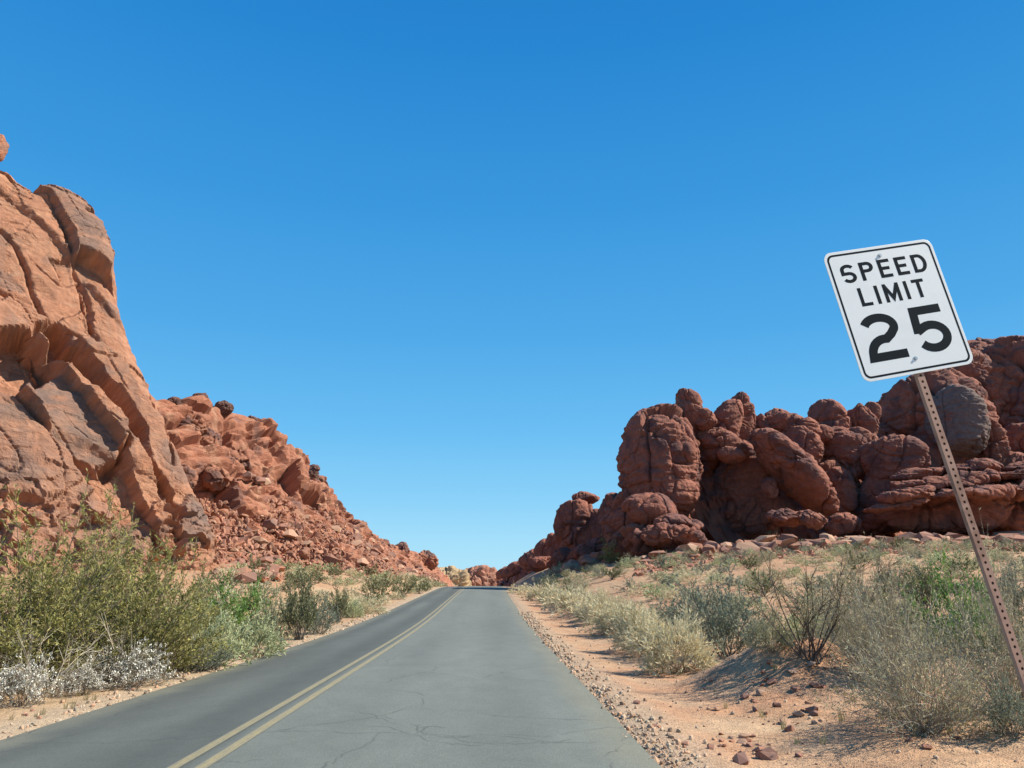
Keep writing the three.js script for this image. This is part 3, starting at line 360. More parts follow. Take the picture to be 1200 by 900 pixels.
// ---------------------------------------------------------------- speed limit sign on a leaning perforated post
{
  const DZ = 2.9, lo = at(1213, 826, DZ), hi = at(1079, 440, DZ), up = hi.clone().sub(lo).normalize(), yaw = .10, right0 = V3(Math.cos(yaw), 0, -Math.sin(yaw));
  const right = right0.addScaledVector(up, -right0.dot(up)).normalize(), out = right.clone().cross(up).normalize();
  const foot = lo.clone().addScaledVector(up, -(lo.y - ground(lo.x, lo.z) + .45) / up.y);
  const sg = thing('speed_limit_sign', 'white speed limit 25 sign on a leaning perforated brown metal post', 'sign'); sg.position.copy(foot); sg.quaternion.setFromRotationMatrix(new THREE.Matrix4().makeBasis(right, up, out));
  const centre = at(1050, 362.5, DZ).sub(foot), cx = centre.dot(right), cy = centre.dot(up), top = cy + .245, PW = .032, PD = .018, SW = .50, SH = .552;
  const mottled = (a, b, n, s) => { const t = dataTex(256, 256, (i, j) => { const u = i / 256, v = j / 256, k = clamp((tileNoise(u, v, n, s) * .5 + tileNoise(u, v, n * 4, s + 7) * .5 - .45) * 3); return a.map((q, z) => lerp(q, b[z], k)); }, 3); return t; };
  const rust = mottled([.42, .25, .18], [.29, .155, .105], 12, 5), postMat = new THREE.MeshStandardMaterial({ map: rust, roughness: .75 }), darkMat = new THREE.MeshStandardMaterial({ color: new THREE.Color().setRGB(.02, .018, .016), roughness: .9 });
  // square tube with real holes in its front and side walls
  const strip = (w, len, holes) => { const sh = new THREE.Shape([new THREE.Vector2(-w / 2, 0), new THREE.Vector2(w / 2, 0), new THREE.Vector2(w / 2, len), new THREE.Vector2(-w / 2, len)]); if (holes) for (let y = .02; y < len - .01; y += .0254) { const h = new THREE.Path(); h.absarc(0, y, .0056, 0, Math.PI * 2, true); sh.holes.push(h); } const g = new THREE.ExtrudeGeometry(sh, { depth: .0026, bevelEnabled: false, curveSegments: 5 }); return g; };
  const f = strip(PW, top, true); f.translate(0, 0, PD / 2 - .0026); const b = strip(PW, top, true); b.translate(0, 0, -PD / 2);
  const l = strip(PD - .0056, top, false); l.rotateY(Math.PI / 2); l.translate(-PW / 2, 0, 0); const r = strip(PD - .0056, top, false); r.rotateY(-Math.PI / 2); r.translate(PW / 2, 0, 0);
  const pm = mesh('post', mergeGeometries([f, b, l, r]), postMat, sg); pm.position.set(cx, 0, 0);
  const sleeve = new THREE.BoxGeometry(PW + .01, .55, PD + .01); sleeve.translate(cx, .275, 0); mesh('post_sleeve', sleeve, postMat, sg);
  const rr = (w, h, q) => { const s = new THREE.Shape(), x = w / 2, y = h / 2; s.moveTo(-x + q, -y); s.lineTo(x - q, -y); s.absarc(x - q, -y + q, q, -Math.PI / 2, 0); s.lineTo(x, y - q); s.absarc(x - q, y - q, q, 0, Math.PI / 2); s.lineTo(-x + q, y); s.absarc(-x + q, y - q, q, Math.PI / 2, Math.PI); s.lineTo(-x, -y + q); s.absarc(-x + q, -y + q, q, Math.PI, Math.PI * 1.5); return s; };
  const sheet = mottled([.90, .915, .87], [.87, .89, .84], 6, 19), white = new THREE.MeshPhysicalMaterial({ map: sheet, roughness: .45, clearcoat: .25, clearcoatRoughness: .35 }), black = new THREE.MeshPhysicalMaterial({ color: new THREE.Color().setRGB(.007, .014, .02), roughness: .85, specularIntensity: .25 });
  sheet.repeat.set(1.4, 1.4);
  const pg = new THREE.ExtrudeGeometry(rr(SW, SH, .036), { depth: .002, bevelEnabled: true, bevelSize: .0006, bevelThickness: .0005, bevelSegments: 2, curveSegments: 10 });
  const panel = mesh('sign_panel', pg, white, sg); panel.position.set(cx, cy, PD / 2 + .002);
  const ring = rr(SW - .022, SH - .022, .028); ring.holes.push(rr(SW - .039, SH - .039, .021)); const bg = new THREE.ExtrudeGeometry(ring, { depth: .00014, bevelEnabled: false, curveSegments: 10 }); bg.translate(0, 0, .0026); mesh('border', bg, black, panel);
  // lettering drawn as strokes of even width
  const arc = (cx, cy, rx, ry, a0, a1, n = 14) => [...Array(n + 1).keys()].map((i) => { const a = (a0 + (a1 - a0) * i / n) * Math.PI / 180; return [cx + rx * Math.cos(a), cy + ry * Math.sin(a)]; });
  const ribbon = (raw, w) => { const L = [], R = [], pts = raw.filter((p, i) => !i || Math.hypot(p[0] - raw[i - 1][0], p[1] - raw[i - 1][1]) > .004); pts.forEach((p, i) => { const a = pts[Math.max(0, i - 1)], c = pts[Math.min(pts.length - 1, i + 1)], d1 = [p[0] - a[0], p[1] - a[1]], d2 = [c[0] - p[0], c[1] - p[1]], n1 = Math.hypot(...d1) || 1, n2 = Math.hypot(...d2) || 1, u1 = i ? [d1[0] / n1, d1[1] / n1] : [d2[0] / n2, d2[1] / n2], u2 = i < pts.length - 1 ? [d2[0] / n2, d2[1] / n2] : u1; let m = [-(u1[1] + u2[1]), u1[0] + u2[0]]; const ml = Math.hypot(...m) || 1; m = [m[0] / ml, m[1] / ml]; const k = w / 2 / Math.max(.35, m[0] * -u1[1] + m[1] * u1[0]); L.push(new THREE.Vector2(p[0] + m[0] * k, p[1] + m[1] * k)); R.unshift(new THREE.Vector2(p[0] - m[0] * k, p[1] - m[1] * k)); }); return new THREE.Shape([...L, ...R]); };
  const w = .172, h2 = w / 2, G = {
    S: [.66, [[...arc(.33, 1 - h2 - .2, .25, .2, 25, 180, 12), ...arc(.33, .5 - .0, .25, .0, 180, 180, 1).slice(1), ...arc(.33, h2 + .205, .25, .215, 85, -155, 18)]]],
    P: [.64, [[[h2, 0], [h2, 1]], [[h2, 1 - h2], [.36, 1 - h2], ...arc(.36, .715, .2, .2, 90, -90, 10), [h2, .515]]]],
    E: [.58, [[[h2, 0], [h2, 1]], [[h2, 1 - h2], [.58, 1 - h2]], [[h2, .51], [.52, .51]], [[h2, h2], [.58, h2]]]],
    D: [.68, [[[h2, 0], [h2, 1]], [[h2, 1 - h2], [.3, 1 - h2], ...arc(.3, .5, .295, .4175, 90, -90, 14), [h2, h2]]]],
    L: [.56, [[[h2, 1], [h2, h2], [.56, h2]]]], I: [.165, [[[h2, 0], [h2, 1]]]], T: [.6, [[[0, 1 - h2], [.6, 1 - h2]], [[.3, 0], [.3, 1 - h2]]]],
    M: [.8, [[[h2, 0], [h2, 1]], [[.8 - h2, 0], [.8 - h2, 1]], [[h2, .93], [.4, .2], [.8 - h2, .93]]]],
  };
  const w2 = .178; const N = {
    2: [.82, [[...arc(.40, .70, .31, .205, 160, -20, 18), [.6, .53], ...arc(.42, .12, .32, .33, 80, 175, 9).map(([x, y]) => [x, y]), [.09, w2 / 2], [.82, w2 / 2]]]],
    5: [.82, [[[.76, 1 - w2 / 2], [.165, 1 - w2 / 2], [.13, .43]], [[.12, .47], ...arc(.42, .335, .30, .245, 128, -150, 22)]]],
  };
  const put = (ch, set, ww, x, y, h, name, wide) => { const gs = set[ch][1].map((p) => { const g = new THREE.ExtrudeGeometry(ribbon(p, ww), { depth: .00014, bevelEnabled: false }); return g; }); gs.forEach((g, i) => g.translate(0, 0, .0026 + i * .00009)); const g = mergeGeometries(gs); g.scale(h * wide, h, 1); g.translate(x, y, 0); mesh(name, g, black, panel); };
  const row = (str, set, ww, h, y, total, name, wide) => { const sum = [...str].reduce((a, c) => a + set[c][0] * h * wide, 0), gap = (total - sum) / (str.length - 1); let x = -total / 2; for (const c of str) { put(c, set, ww, x, y, h, name, wide); x += set[c][0] * h * wide + gap; } };
  row('SPEED', G, w, .080, SH / 2 - .100 - .040, .392, 'letter', 1.2); row('LIMIT', G, w, .080, SH / 2 - .207 - .040, .302, 'letter', 1.15); row('25', N, w2, .198, SH / 2 - .382 - .099, .388, 'numeral', 1.06);
  const zinc = new THREE.MeshStandardMaterial({ color: new THREE.Color().setRGB(.5, .5, .48), roughness: .4, metalness: .8 });
  for (const y of [SH / 2 - .042, -SH / 2 + .06]) { const a = new THREE.CylinderGeometry(.0085, .0085, .0012, 16); a.rotateX(Math.PI / 2); const c = new THREE.CylinderGeometry(.0055, .0055, .0026, 6); c.rotateX(Math.PI / 2); c.translate(0, 0, .0018); const g = mergeGeometries([a, c]); g.translate(0, y, .0034); mesh('bolt', g, zinc, panel); }
}

// ---------------------------------------------------------------- shrubs
const leafMat = new THREE.MeshPhysicalMaterial({ vertexColors: true, roughness: 1, transmission: .3, thickness: 0, side: THREE.DoubleSide });
const stemMat = new THREE.MeshStandardMaterial({ vertexColors: true, roughness: .95, side: THREE.DoubleSide });
function shrubParts(o, seed) {
  const r = rng(seed), sp = [], sc = [], lp = [], lc = [], A = V3(0, 0, 0), B = V3(0, 0, 0), T = V3(0, 0, 0), N = V3(0, 0, 0), S = V3(0, 0, 0);
  const rv = (t) => t.set(r() * 2 - 1, r() * 2 - 1, r() * 2 - 1);
  const quad = (P, C, a, b, w0, w1, c0, c1) => { N.crossVectors(S.subVectors(b, a), rv(T)).normalize(); const p = [[a, -w0], [a, w0], [b, w1], [b, -w1]].map(([v, w]) => [v.x + N.x * w, v.y + N.y * w, v.z + N.z * w]); P.push(...p[0], ...p[1], ...p[2], ...p[0], ...p[2], ...p[3]); C.push(...c0, ...c0, ...c1, ...c0, ...c1, ...c1); };
  const blade = (P, C, a, d, L, w, c) => { N.crossVectors(d, rv(T)).normalize().multiplyScalar(w); const m = L * .45; P.push(a.x, a.y, a.z, a.x + d.x * m + N.x, a.y + d.y * m + N.y, a.z + d.z * m + N.z, a.x + d.x * L, a.y + d.y * L, a.z + d.z * L, a.x, a.y, a.z, a.x + d.x * L, a.y + d.y * L, a.z + d.z * L, a.x + d.x * m - N.x, a.y + d.y * m - N.y, a.z + d.z * m - N.z); for (let i = 0; i < 6; i++) C.push(...c); };
  const tube = (a, b, ra, rb, c) => { const d = b.clone().sub(a).normalize(), u = V3(d.y, d.z, d.x).cross(d).normalize(), v = d.clone().cross(u); for (let k = 0; k < 4; k++) { const q = [k, k + 1].map((i) => { const t = i * Math.PI / 2; return [Math.cos(t), Math.sin(t)]; }), e = (P, R, [x, y]) => [P.x + (u.x * x + v.x * y) * R, P.y + (u.y * x + v.y * y) * R, P.z + (u.z * x + v.z * y) * R]; const p = [e(a, ra, q[0]), e(a, ra, q[1]), e(b, rb, q[1]), e(b, rb, q[0])]; sp.push(...p[0], ...p[1], ...p[2], ...p[0], ...p[2], ...p[3]); for (let i = 0; i < 6; i++) sc.push(...c); } };
  const tint = (c, v, g = .7) => { const k = g * (1 + (r() - .5) * v), h = (r() - .5) * v * .35; return [c[0] * (k + h), c[1] * k, c[2] * (k - h)]; };
  const tips = [], lob = [0, 1, 2, 3, 4].map(() => r() * 6.28);
  for (let i = 0; i < o.stems; i++) {
    const az = r() * Math.PI * 2, th = (o.minTh ?? 0) + ((o.maxTh ?? 1.45) - (o.minTh ?? 0)) * Math.pow(r(), o.thPow ?? .6), lobe = 1 + .16 * Math.sin(az * 2 + lob[0]) + .13 * Math.sin(az * 3 + lob[1]) + .1 * Math.sin(az * 5 + lob[2] + th * 3);
    const L = lobe / Math.sqrt((Math.sin(th) / o.R) ** 2 + (Math.cos(th) / o.H) ** 2) * (.72 + .32 * r()), base = V3((r() - .5) * o.R * .34, -.04, (r() - .5) * o.R * .34), end = V3(Math.sin(th) * Math.cos(az) * L, Math.max(.03, Math.cos(th) * L), Math.sin(th) * Math.sin(az) * L);
    const mid = base.clone().lerp(end, .5); mid.y += L * (o.arch ?? .12) * Math.sin(th); mid.add(rv(V3(0, 0, 0)).multiplyScalar(L * (o.kink ?? .06)));
    const cv = new THREE.QuadraticBezierCurve3(base, mid, end), ns = o.seg ?? 4, p = cv.getPoints(ns), r0 = o.stemR * (.6 + .7 * r()), bark = tint(o.bark, .5);
    for (let k = 0; k < ns; k++) { const a = r0 * (1 - .8 * k / ns), b = r0 * (1 - .8 * (k + 1) / ns); if (o.solid) tube(p[k], p[k + 1], a, b, bark); else quad(sp, sc, p[k], p[k + 1], a, b, bark, bark); }
    for (let k = 0; k < o.sub; k++) {
      const t = (o.from ?? .25) + (1 - (o.from ?? .25)) * Math.pow(r(), .8), q = cv.getPoint(t), dir = cv.getTangent(t).multiplyScalar(.75).add(rv(V3(0, 0, 0)).multiplyScalar(o.spread ?? .8)); dir.y += o.lift ?? .25; dir.normalize();
      const tl = o.twig * (.5 + r()), e = q.clone().addScaledVector(dir, tl); if (e.y < .01) e.y = .01 + r() * .04; quad(sp, sc, q, e, o.stemR * .38, o.stemR * .16, bark, tint(o.twigCol ?? o.bark, .4));
      for (let m = 0; m < o.leaves; m++) { const u = (o.leafFrom ?? .15) + (1 - (o.leafFrom ?? .15)) * r(); A.copy(q).lerp(e, u); B.copy(dir).addScaledVector(rv(V3(0, 0, 0)), o.ruffle ?? .9).normalize(); blade(lp, lc, A, B, o.leafL * (.6 + .8 * r()), o.leafW * (.7 + .6 * r()), tint(r() < (o.altShare ?? 0) ? o.alt : o.leaf, o.vary ?? .45)); }
      tips.push(e);
    }
  }
  if (o.flower) for (const e of tips) if (e.y > o.H * .25 && r() < o.flower) for (let k = 0; k < 7; k++) { A.copy(e).addScaledVector(rv(V3(0, 0, 0)), .022); rv(B).normalize(); B.y = Math.abs(B.y); blade(lp, lc, A, B, .013 + .012 * r(), .005 + .004 * r(), tint(o.white, .3, .95)); }
  const mk = (P, C) => { const g = new THREE.BufferGeometry(); g.setAttribute('position', new THREE.BufferAttribute(new Float32Array(P), 3)); g.setAttribute('color', new THREE.BufferAttribute(new Float32Array(C), 3)); g.computeVertexNormals(); return g; };
  return [mk(sp, sc), mk(lp, lc)];
}
const K = { // nominal sizes in metres
  olive: { R: 1.35, H: 2.5, stems: 90, sub: 17, leaves: 15, twig: .36, leafL: .07, leafW: .009, stemR: .011, maxTh: 1.35, thPow: .62, bark: [.22, .17, .11], leaf: [.31, .30, .066], alt: [.48, .43, .13], altShare: .4, lift: .4, spread: .85, ruffle: .8, from: .06, solid: true },
  green: { R: .9, H: 1.1, stems: 40, sub: 15, leaves: 12, twig: .22, leafL: .055, leafW: .012, stemR: .008, bark: [.16, .13, .09], leaf: [.16, .33, .05], alt: [.26, .40, .08], altShare: .4, lift: .3, from: .2 },
  straw: { R: .62, H: .62, stems: 84, sub: 10, leaves: 8, twig: .14, leafL: .08, leafW: .0055, stemR: .0045, maxTh: 1.52, thPow: .5, bark: [.36, .28, .17], leaf: [.90, .79, .50], alt: [.80, .74, .46], altShare: .35, ruffle: .45, from: .5, arch: .2 },
  grey: { R: .68, H: .62, stems: 60, sub: 10, leaves: 8, twig: .15, leafL: .06, leafW: .007, stemR: .006, maxTh: 1.5, thPow: .52, bark: [.32, .26, .17], leaf: [.46, .455, .26], alt: [.56, .52, .31], altShare: .35, ruffle: .8, from: .4 },
  pale: { R: .7, H: .65, stems: 66, sub: 10, leaves: 9, twig: .14, leafL: .06, leafW: .008, stemR: .005, maxTh: 1.5, thPow: .52, bark: [.3, .24, .16], leaf: [.62, .65, .34], alt: [.52, .57, .30], altShare: .4, from: .45, ruffle: .7 },
  blue: { R: .85, H: .9, stems: 58, sub: 12, leaves: 9, twig: .2, leafL: .05, leafW: .009, stemR: .007, maxTh: 1.45, bark: [.24, .2, .15], leaf: [.255, .295, .205], alt: [.36, .39, .26], altShare: .3, from: .25 },
  creosote: { R: .75, H: 1.15, stems: 34, sub: 14, leaves: 10, twig: .2, leafL: .06, leafW: .010, stemR: .012, maxTh: 1.15, minTh: .1, bark: [.16, .13, .1], leaf: [.20, .215, .085], alt: [.31, .31, .14], altShare: .3, lift: .35, from: .34, solid: true },
  white: { R: .5, H: .42, stems: 60, sub: 10, leaves: 5, twig: .1, leafL: .035, leafW: .005, stemR: .005, bark: [.30, .23, .17], leaf: [.46, .44, .36], alt: [.30, .25, .16], altShare: .5, flower: .65, white: [.84, .81, .70], from: .4 },
  dead: { R: .85, H: 2.0, stems: 18, sub: 18, leaves: 7, twig: .3, leafL: .045, leafW: .005, stemR: .014, maxTh: .8, minTh: .05, bark: [.13, .10, .08], twigCol: [.30, .25, .16], leaf: [.46, .41, .19], alt: [.55, .45, .24], altShare: .4, kink: .2, from: .35, lift: .3, solid: true },
  bare: { R: 1, H: 1.2, stems: 16, sub: 12, leaves: 0, twig: .35, leafL: .05, leafW: .006, stemR: .011, maxTh: 1.2, minTh: .1, bark: [.50, .44, .34], twigCol: [.55, .49, .37], leaf: [.3, .3, .2], kink: .25, from: .3, spread: 1, solid: true },
  brush: { R: 1.1, H: 1.15, stems: 130, sub: 15, leaves: 3, twig: .28, leafL: .045, leafW: .006, stemR: .006, maxTh: 1.45, thPow: .58, bark: [.40, .33, .24], twigCol: [.55, .49, .36], leaf: [.46, .435, .24], alt: [.60, .55, .33], altShare: .4, kink: .12, from: .22, spread: .9 },
};
const farOf = (k) => ({ ...K[k], stems: Math.round(K[k].stems * .42), sub: Math.max(4, Math.round(K[k].sub * .5)), leaves: Math.max(3, Math.round(K[k].leaves * .55)), leafL: K[k].leafL * 1.8, leafW: K[k].leafW * 2.4, stemR: K[k].stemR * 1.4, seg: 2, solid: false, vary: .35 });
const cache = {};
const parts = (k, far, v) => (cache[k + far + v] ??= shrubParts(far ? farOf(k) : K[k], 1000 + v * 77 + (far ? 5000 : 0) + [...k].reduce((a, c) => a * 31 + c.charCodeAt(0), 7) % 9999));
const NAME = { olive: 'desert_willow_bush', green: 'green_bush', straw: 'straw_shrub', grey: 'grey_shrub', pale: 'pale_green_shrub', blue: 'blue_green_shrub', creosote: 'creosote_bush', white: 'white_leaved_shrub', dead: 'bare_branched_bush', bare: 'dead_bush', brush: 'brushwood_bush' };
const taken = []; let shrubNo = 0;
function shrub(k, P, w, h, label, group, far = false, nv = 3) {
  const v = shrubNo++ % nv, [st, lf] = parts(k, far, v), g = thing(NAME[k], label, k === 'dead' || k === 'bare' || k === 'olive' || k === 'brush' || k === 'green' || k === 'creosote' ? 'bush' : 'shrub', [P.x, P.y - .02, P.z], group);
  mesh('stems', st, stemMat, g); if (K[k].leaves) mesh('foliage', lf, leafMat, g); g.scale.set(w / 2 / K[k].R, h / K[k].H, w / 2 / K[k].R); g.rotation.y = shrubNo * 2.399; taken.push([P.x, P.z, w / 2]); return g;
}
const shrubAt = (k, px, py, wpx, hpx, label, group, far, nv) => { const P = hit(px, py), s = -P.z / F * 1.02; return shrub(k, P, wpx * s, hpx * s, label, group, far, nv); };
// beside the far verge
shrubAt('olive', 40, 806, 215, 180, 'tallest olive green bush by the roadside below the cliff'); shrubAt('olive', 165, 796, 170, 150, 'olive bush with bare twigs behind the white shrubs');
shrubAt('olive', -70, 812, 200, 185, 'olive bush at the end of the roadside thicket'); { const p = at(105, 700, 21); p.y = ground(p.x, p.z); shrub('olive', p, 4.2, 3.1, 'hazy olive bush rising behind the roadside thicket'); }
{ const p = at(222, 700, 17.5); p.y = ground(p.x, p.z); shrub('olive', p, 1.9, 1.75, 'shorter olive bush between the thicket and the bright green bush'); }
shrubAt('bare', 48, 818, 120, 92, 'dead pale branched bush tangled in front of the tallest olive bush'); shrubAt('bare', 128, 806, 90, 74, 'dead pale branched bush between the two big olive bushes'); shrubAt('white', 152, 806, 84, 40, 'white leaved shrub at the road edge in front of olive bush'); shrubAt('white', 22, 828, 84, 42, 'white leaved shrub below the tallest olive bush'); shrubAt('white', 96, 815, 54, 30, 'smallest white leaved shrub low between two larger white ones'); shrubAt('white', 212, 786, 62, 36, 'white leaved shrub beside the rounded pale green shrubs'); shrubAt('white', -60, 842, 80, 46, 'white leaved shrub at the end of the thicket verge');
shrubAt('pale', 250, 782, 84, 54, 'rounded pale green shrub nearest the white shrubs on verge'); shrubAt('blue', 236, 787, 60, 36, 'low blue grey shrub in front of pale green shrubs'); shrubAt('pale', 300, 769, 76, 42, 'second rounded pale green shrub along the verge');
shrubAt('green', 262, 748, 88, 64, 'bright green bush behind pale green shrubs below the cliff'); shrubAt('green', 300, 715, 46, 24, 'flat green bush on sand before the rocky hillside'); shrubAt('grey', 318, 748, 62, 46, 'grey twiggy shrub between green bush and creosote bush');
shrubAt('creosote', 350, 750, 52, 74, 'dark creosote bush with bare pale stems at road edge'); shrubAt('blue', 374, 743, 50, 40, 'blue grey shrub behind the dark creosote bush'); shrubAt('creosote', 396, 729, 30, 42, 'small dark creosote bush farther along the verge');
shrubAt('straw', 430, 719, 44, 16, 'low straw coloured shrub past the small creosote bush'); shrubAt('pale', 414, 724, 28, 18, 'low pale shrub at foot of small creosote bush');
for (const [px, py, w, h] of [[446, 704, 34, 30], [472, 699, 34, 24], [492, 696, 26, 20], [500, 693, 18, 12]]) shrubAt('creosote', px, py, w, h, 'dark creosote bush in the row by the road crest', 'creosote bushes by the crest', true);
// across the road: a hedge of straw shrubs along the sandy verge
const STRAW = 'rounded straw coloured shrub in the row along the sandy verge', SG = 'straw shrubs in a row along the verge';
shrubAt('straw', 796, 788, 92, 54, 'largest straw coloured shrub, at the end of the verge row');
for (const [px, py, w, h] of [[752, 760, 74, 50], [722, 741, 62, 40], [698, 729, 50, 34], [676, 721, 46, 30], [658, 714, 40, 25], [643, 708, 36, 22], [630, 704, 30, 19], [619, 700, 26, 15], [610, 697, 22, 13], [603, 695, 18, 11], [740, 742, 52, 36], [664, 712, 36, 24], [704, 722, 44, 30], [772, 768, 70, 46], [684, 716, 40, 26], [650, 708, 34, 22], [636, 702, 30, 18]]) shrubAt('straw', px, py, w, h * .82, STRAW, SG, py < 722);
shrubAt('blue', 852, 770, 118, 84, 'big blue green shrub behind the largest straw shrub'); shrubAt('blue', 800, 742, 84, 46, 'blue green shrub deeper in behind the straw row'); shrubAt('grey', 905, 762, 60, 40, 'small grey shrub by the foot of the bare branched bush');
shrubAt('dead', 948, 772, 120, 142, 'tall bare branched bush behind the sand heap'); shrubAt('dead', 1020, 738, 90, 120, 'bare branched bush beside the big brushwood bush');
shrubAt('brush', 1085, 858, 190, 136, 'big twiggy grey green bush at the foot of the sign post'); shrubAt('brush', 1040, 800, 150, 120, 'twiggy bush behind the sand heap'); shrubAt('brush', 1180, 832, 150, 150, 'twiggy bush behind the sign post'); shrubAt('brush', 1000, 762, 110, 70, 'low twiggy bush between the two bare bushes');
shrubAt('green', 1122, 766, 110, 100, 'green bush with dark forked trunk behind the twiggy bushes'); shrubAt('blue', 1190, 862, 70, 60, 'dark blue grey shrub at the foot of the twiggy bush by the post'); shrubAt('blue', 1192, 720, 60, 56, 'dark blue green shrub on the slope behind the post'); shrubAt('creosote', 1085, 716, 70, 54, 'olive creosote bush on slope behind the green bush');
shrubAt('dead', 1012, 634, 44, 66, 'spindly pale stemmed bush standing against the red ledges', null, true); shrubAt('olive', 716, 660, 26, 34, 'olive bush against the red knob', null, true); shrubAt('creosote', 905, 640, 26, 22, 'dark bush among the rubble under the leaning pillar', null, true); shrubAt('creosote', 1180, 628, 30, 26, 'dark bush at foot of the wide red ledges', null, true);
// scattered over the slopes
{
  const r = rng(4242), mix = [['grey', .30], ['straw', .16], ['pale', .16], ['blue', .16], ['creosote', .14], ['brush', .08]], L = { grey: ['low grey green shrub on the slope below the red domes', 'grey shrubs on the slope'], straw: ['straw coloured shrub on the slope below the red domes', 'straw shrubs on the slope'], pale: ['pale green shrub on the slope below the red domes', 'pale green shrubs on the slope'], blue: ['blue green shrub on the slope below the red domes', 'blue green shrubs on the slope'], creosote: ['dark olive creosote bush on the slope below the red domes', 'creosote bushes on the slope'], brush: ['twiggy brown bush on the slope below the red domes', 'twiggy bushes on the slope'] };
  let n = 0; for (let t = 0; t < 9000 && n < 370; t++) {
    const D = 13 + 75 * Math.pow(r(), .75), px = 600 + 640 * Math.pow(r(), .9), x = (px - 574) / F * D; if (x < 3.7 + (D > 60 ? .5 : 0)) continue; if (D < 19 && x < 6.4) continue; if (D < 26 && px > 880 && px < 930) continue;
    if (D > 66 && px > 720) continue; let k = 'grey', u = r(); for (const [q, p] of mix) { if (u < p) { k = q; break; } u -= p; }
    const s = .58 + .6 * r(), w = K[k].R * 2 * s * (k === 'brush' ? .8 : 1), h = K[k].H * s * (k === 'brush' ? .75 : .85) * (.8 + .4 * r()), z = -D; if (taken.some(([a, b, q]) => Math.hypot(a - x, b - z) < (q + w / 2) * .62)) continue;
    shrub(k, V3(x, ground(x, z), z), w, h, s > .88 ? `large ${L[k][0].replace(/^low /, '')}` : `small ${L[k][0].replace(/^low /, '')}`, L[k][1], D > 20); n++;
  }
  const M = { grey: ['low grey green shrub at the foot of the rocky hillside', 'grey shrubs below the hillside'], straw: ['straw coloured shrub at the foot of the rocky hillside', 'straw shrubs below the hillside'], pale: ['pale green shrub at the foot of the rocky hillside', 'pale shrubs below the hillside'], creosote: ['dark creosote bush at the foot of the rocky hillside', 'creosote bushes below the hillside'] };
  n = 0; for (let t = 0; t < 6000 && n < 210; t++) {
    const D = 17 + 95 * Math.pow(r(), .8), x = -6.1 - Math.pow(r(), 1.3) * Math.min(11, 3 + D * .14); const k = ['grey', 'straw', 'pale', 'creosote'][Math.floor(r() * 4)], s = .65 + .75 * r(), w = K[k].R * 2 * s, h = K[k].H * s * .85; if (taken.some(([a, b, q]) => Math.hypot(a - x, b + D) < (q + w / 2) * .7)) continue;
    shrub(k, V3(x, ground(x, -D), -D), w, h, (s > 1 ? 'large ' : 'small ') + M[k][0].replace(/^low /, ''), M[k][1], D > 20); n++;
  }
}

// ---------------------------------------------------------------- loose rock
const stoneCol = [{ a: [.46, .20, .12], p: [.58, .33, .21], vt: .1 }, { a: [.52, .30, .19], p: [.64, .45, .31], vt: .3 }, { a: [.36, .17, .115], p: [.46, .25, .17], vt: 0 }];
const stoneGeo = [...Array(9).keys()].map((i) => { const r = rng(300 + i), p = []; for (let k = 0; k < 17; k++) { const v = V3(r() * 2 - 1, (r() * 2 - 1) * .8, r() * 2 - 1); v.normalize().multiplyScalar(.78 + .3 * r()); v.y *= .6 + .12 * (i % 3); p.push(v); } const g = new ConvexGeometry(p), a = g.attributes.position, c = []; for (let k = 0; k < a.count; k++) c.push(...rockColor(a.getX(k) * 2 + i * 9, a.getY(k) * 2, a.getZ(k) * 2, stoneCol[i % 3])); g.setAttribute('color', new THREE.BufferAttribute(new Float32Array(c), 3)); return g; });
const stoneMat = new THREE.MeshStandardMaterial({ vertexColors: true, roughness: .95 });
const TONE = ['orange red', 'pale orange', 'dark red'];
let stoneNo = 0;
function stone(name, P, s, label, category, group, r, sink = .25) { const m = mesh(name, stoneGeo[stoneNo++ % 9], stoneMat, scene); m.position.set(P.x, P.y + s * (.55 - sink), P.z); m.scale.set(s * (.8 + .5 * r()), s * (.7 + .4 * r()), s * (.8 + .4 * r())); m.rotation.set((r() - .5) * .7, r() * 6.28, (r() - .5) * .7); m.userData = { label: label.replace('~', `${s > (category === 'stone' ? .05 : .75) ? 'large' : 'small'} ${TONE[(stoneNo - 1) % 9 % 3]}`), category, group }; return m; }
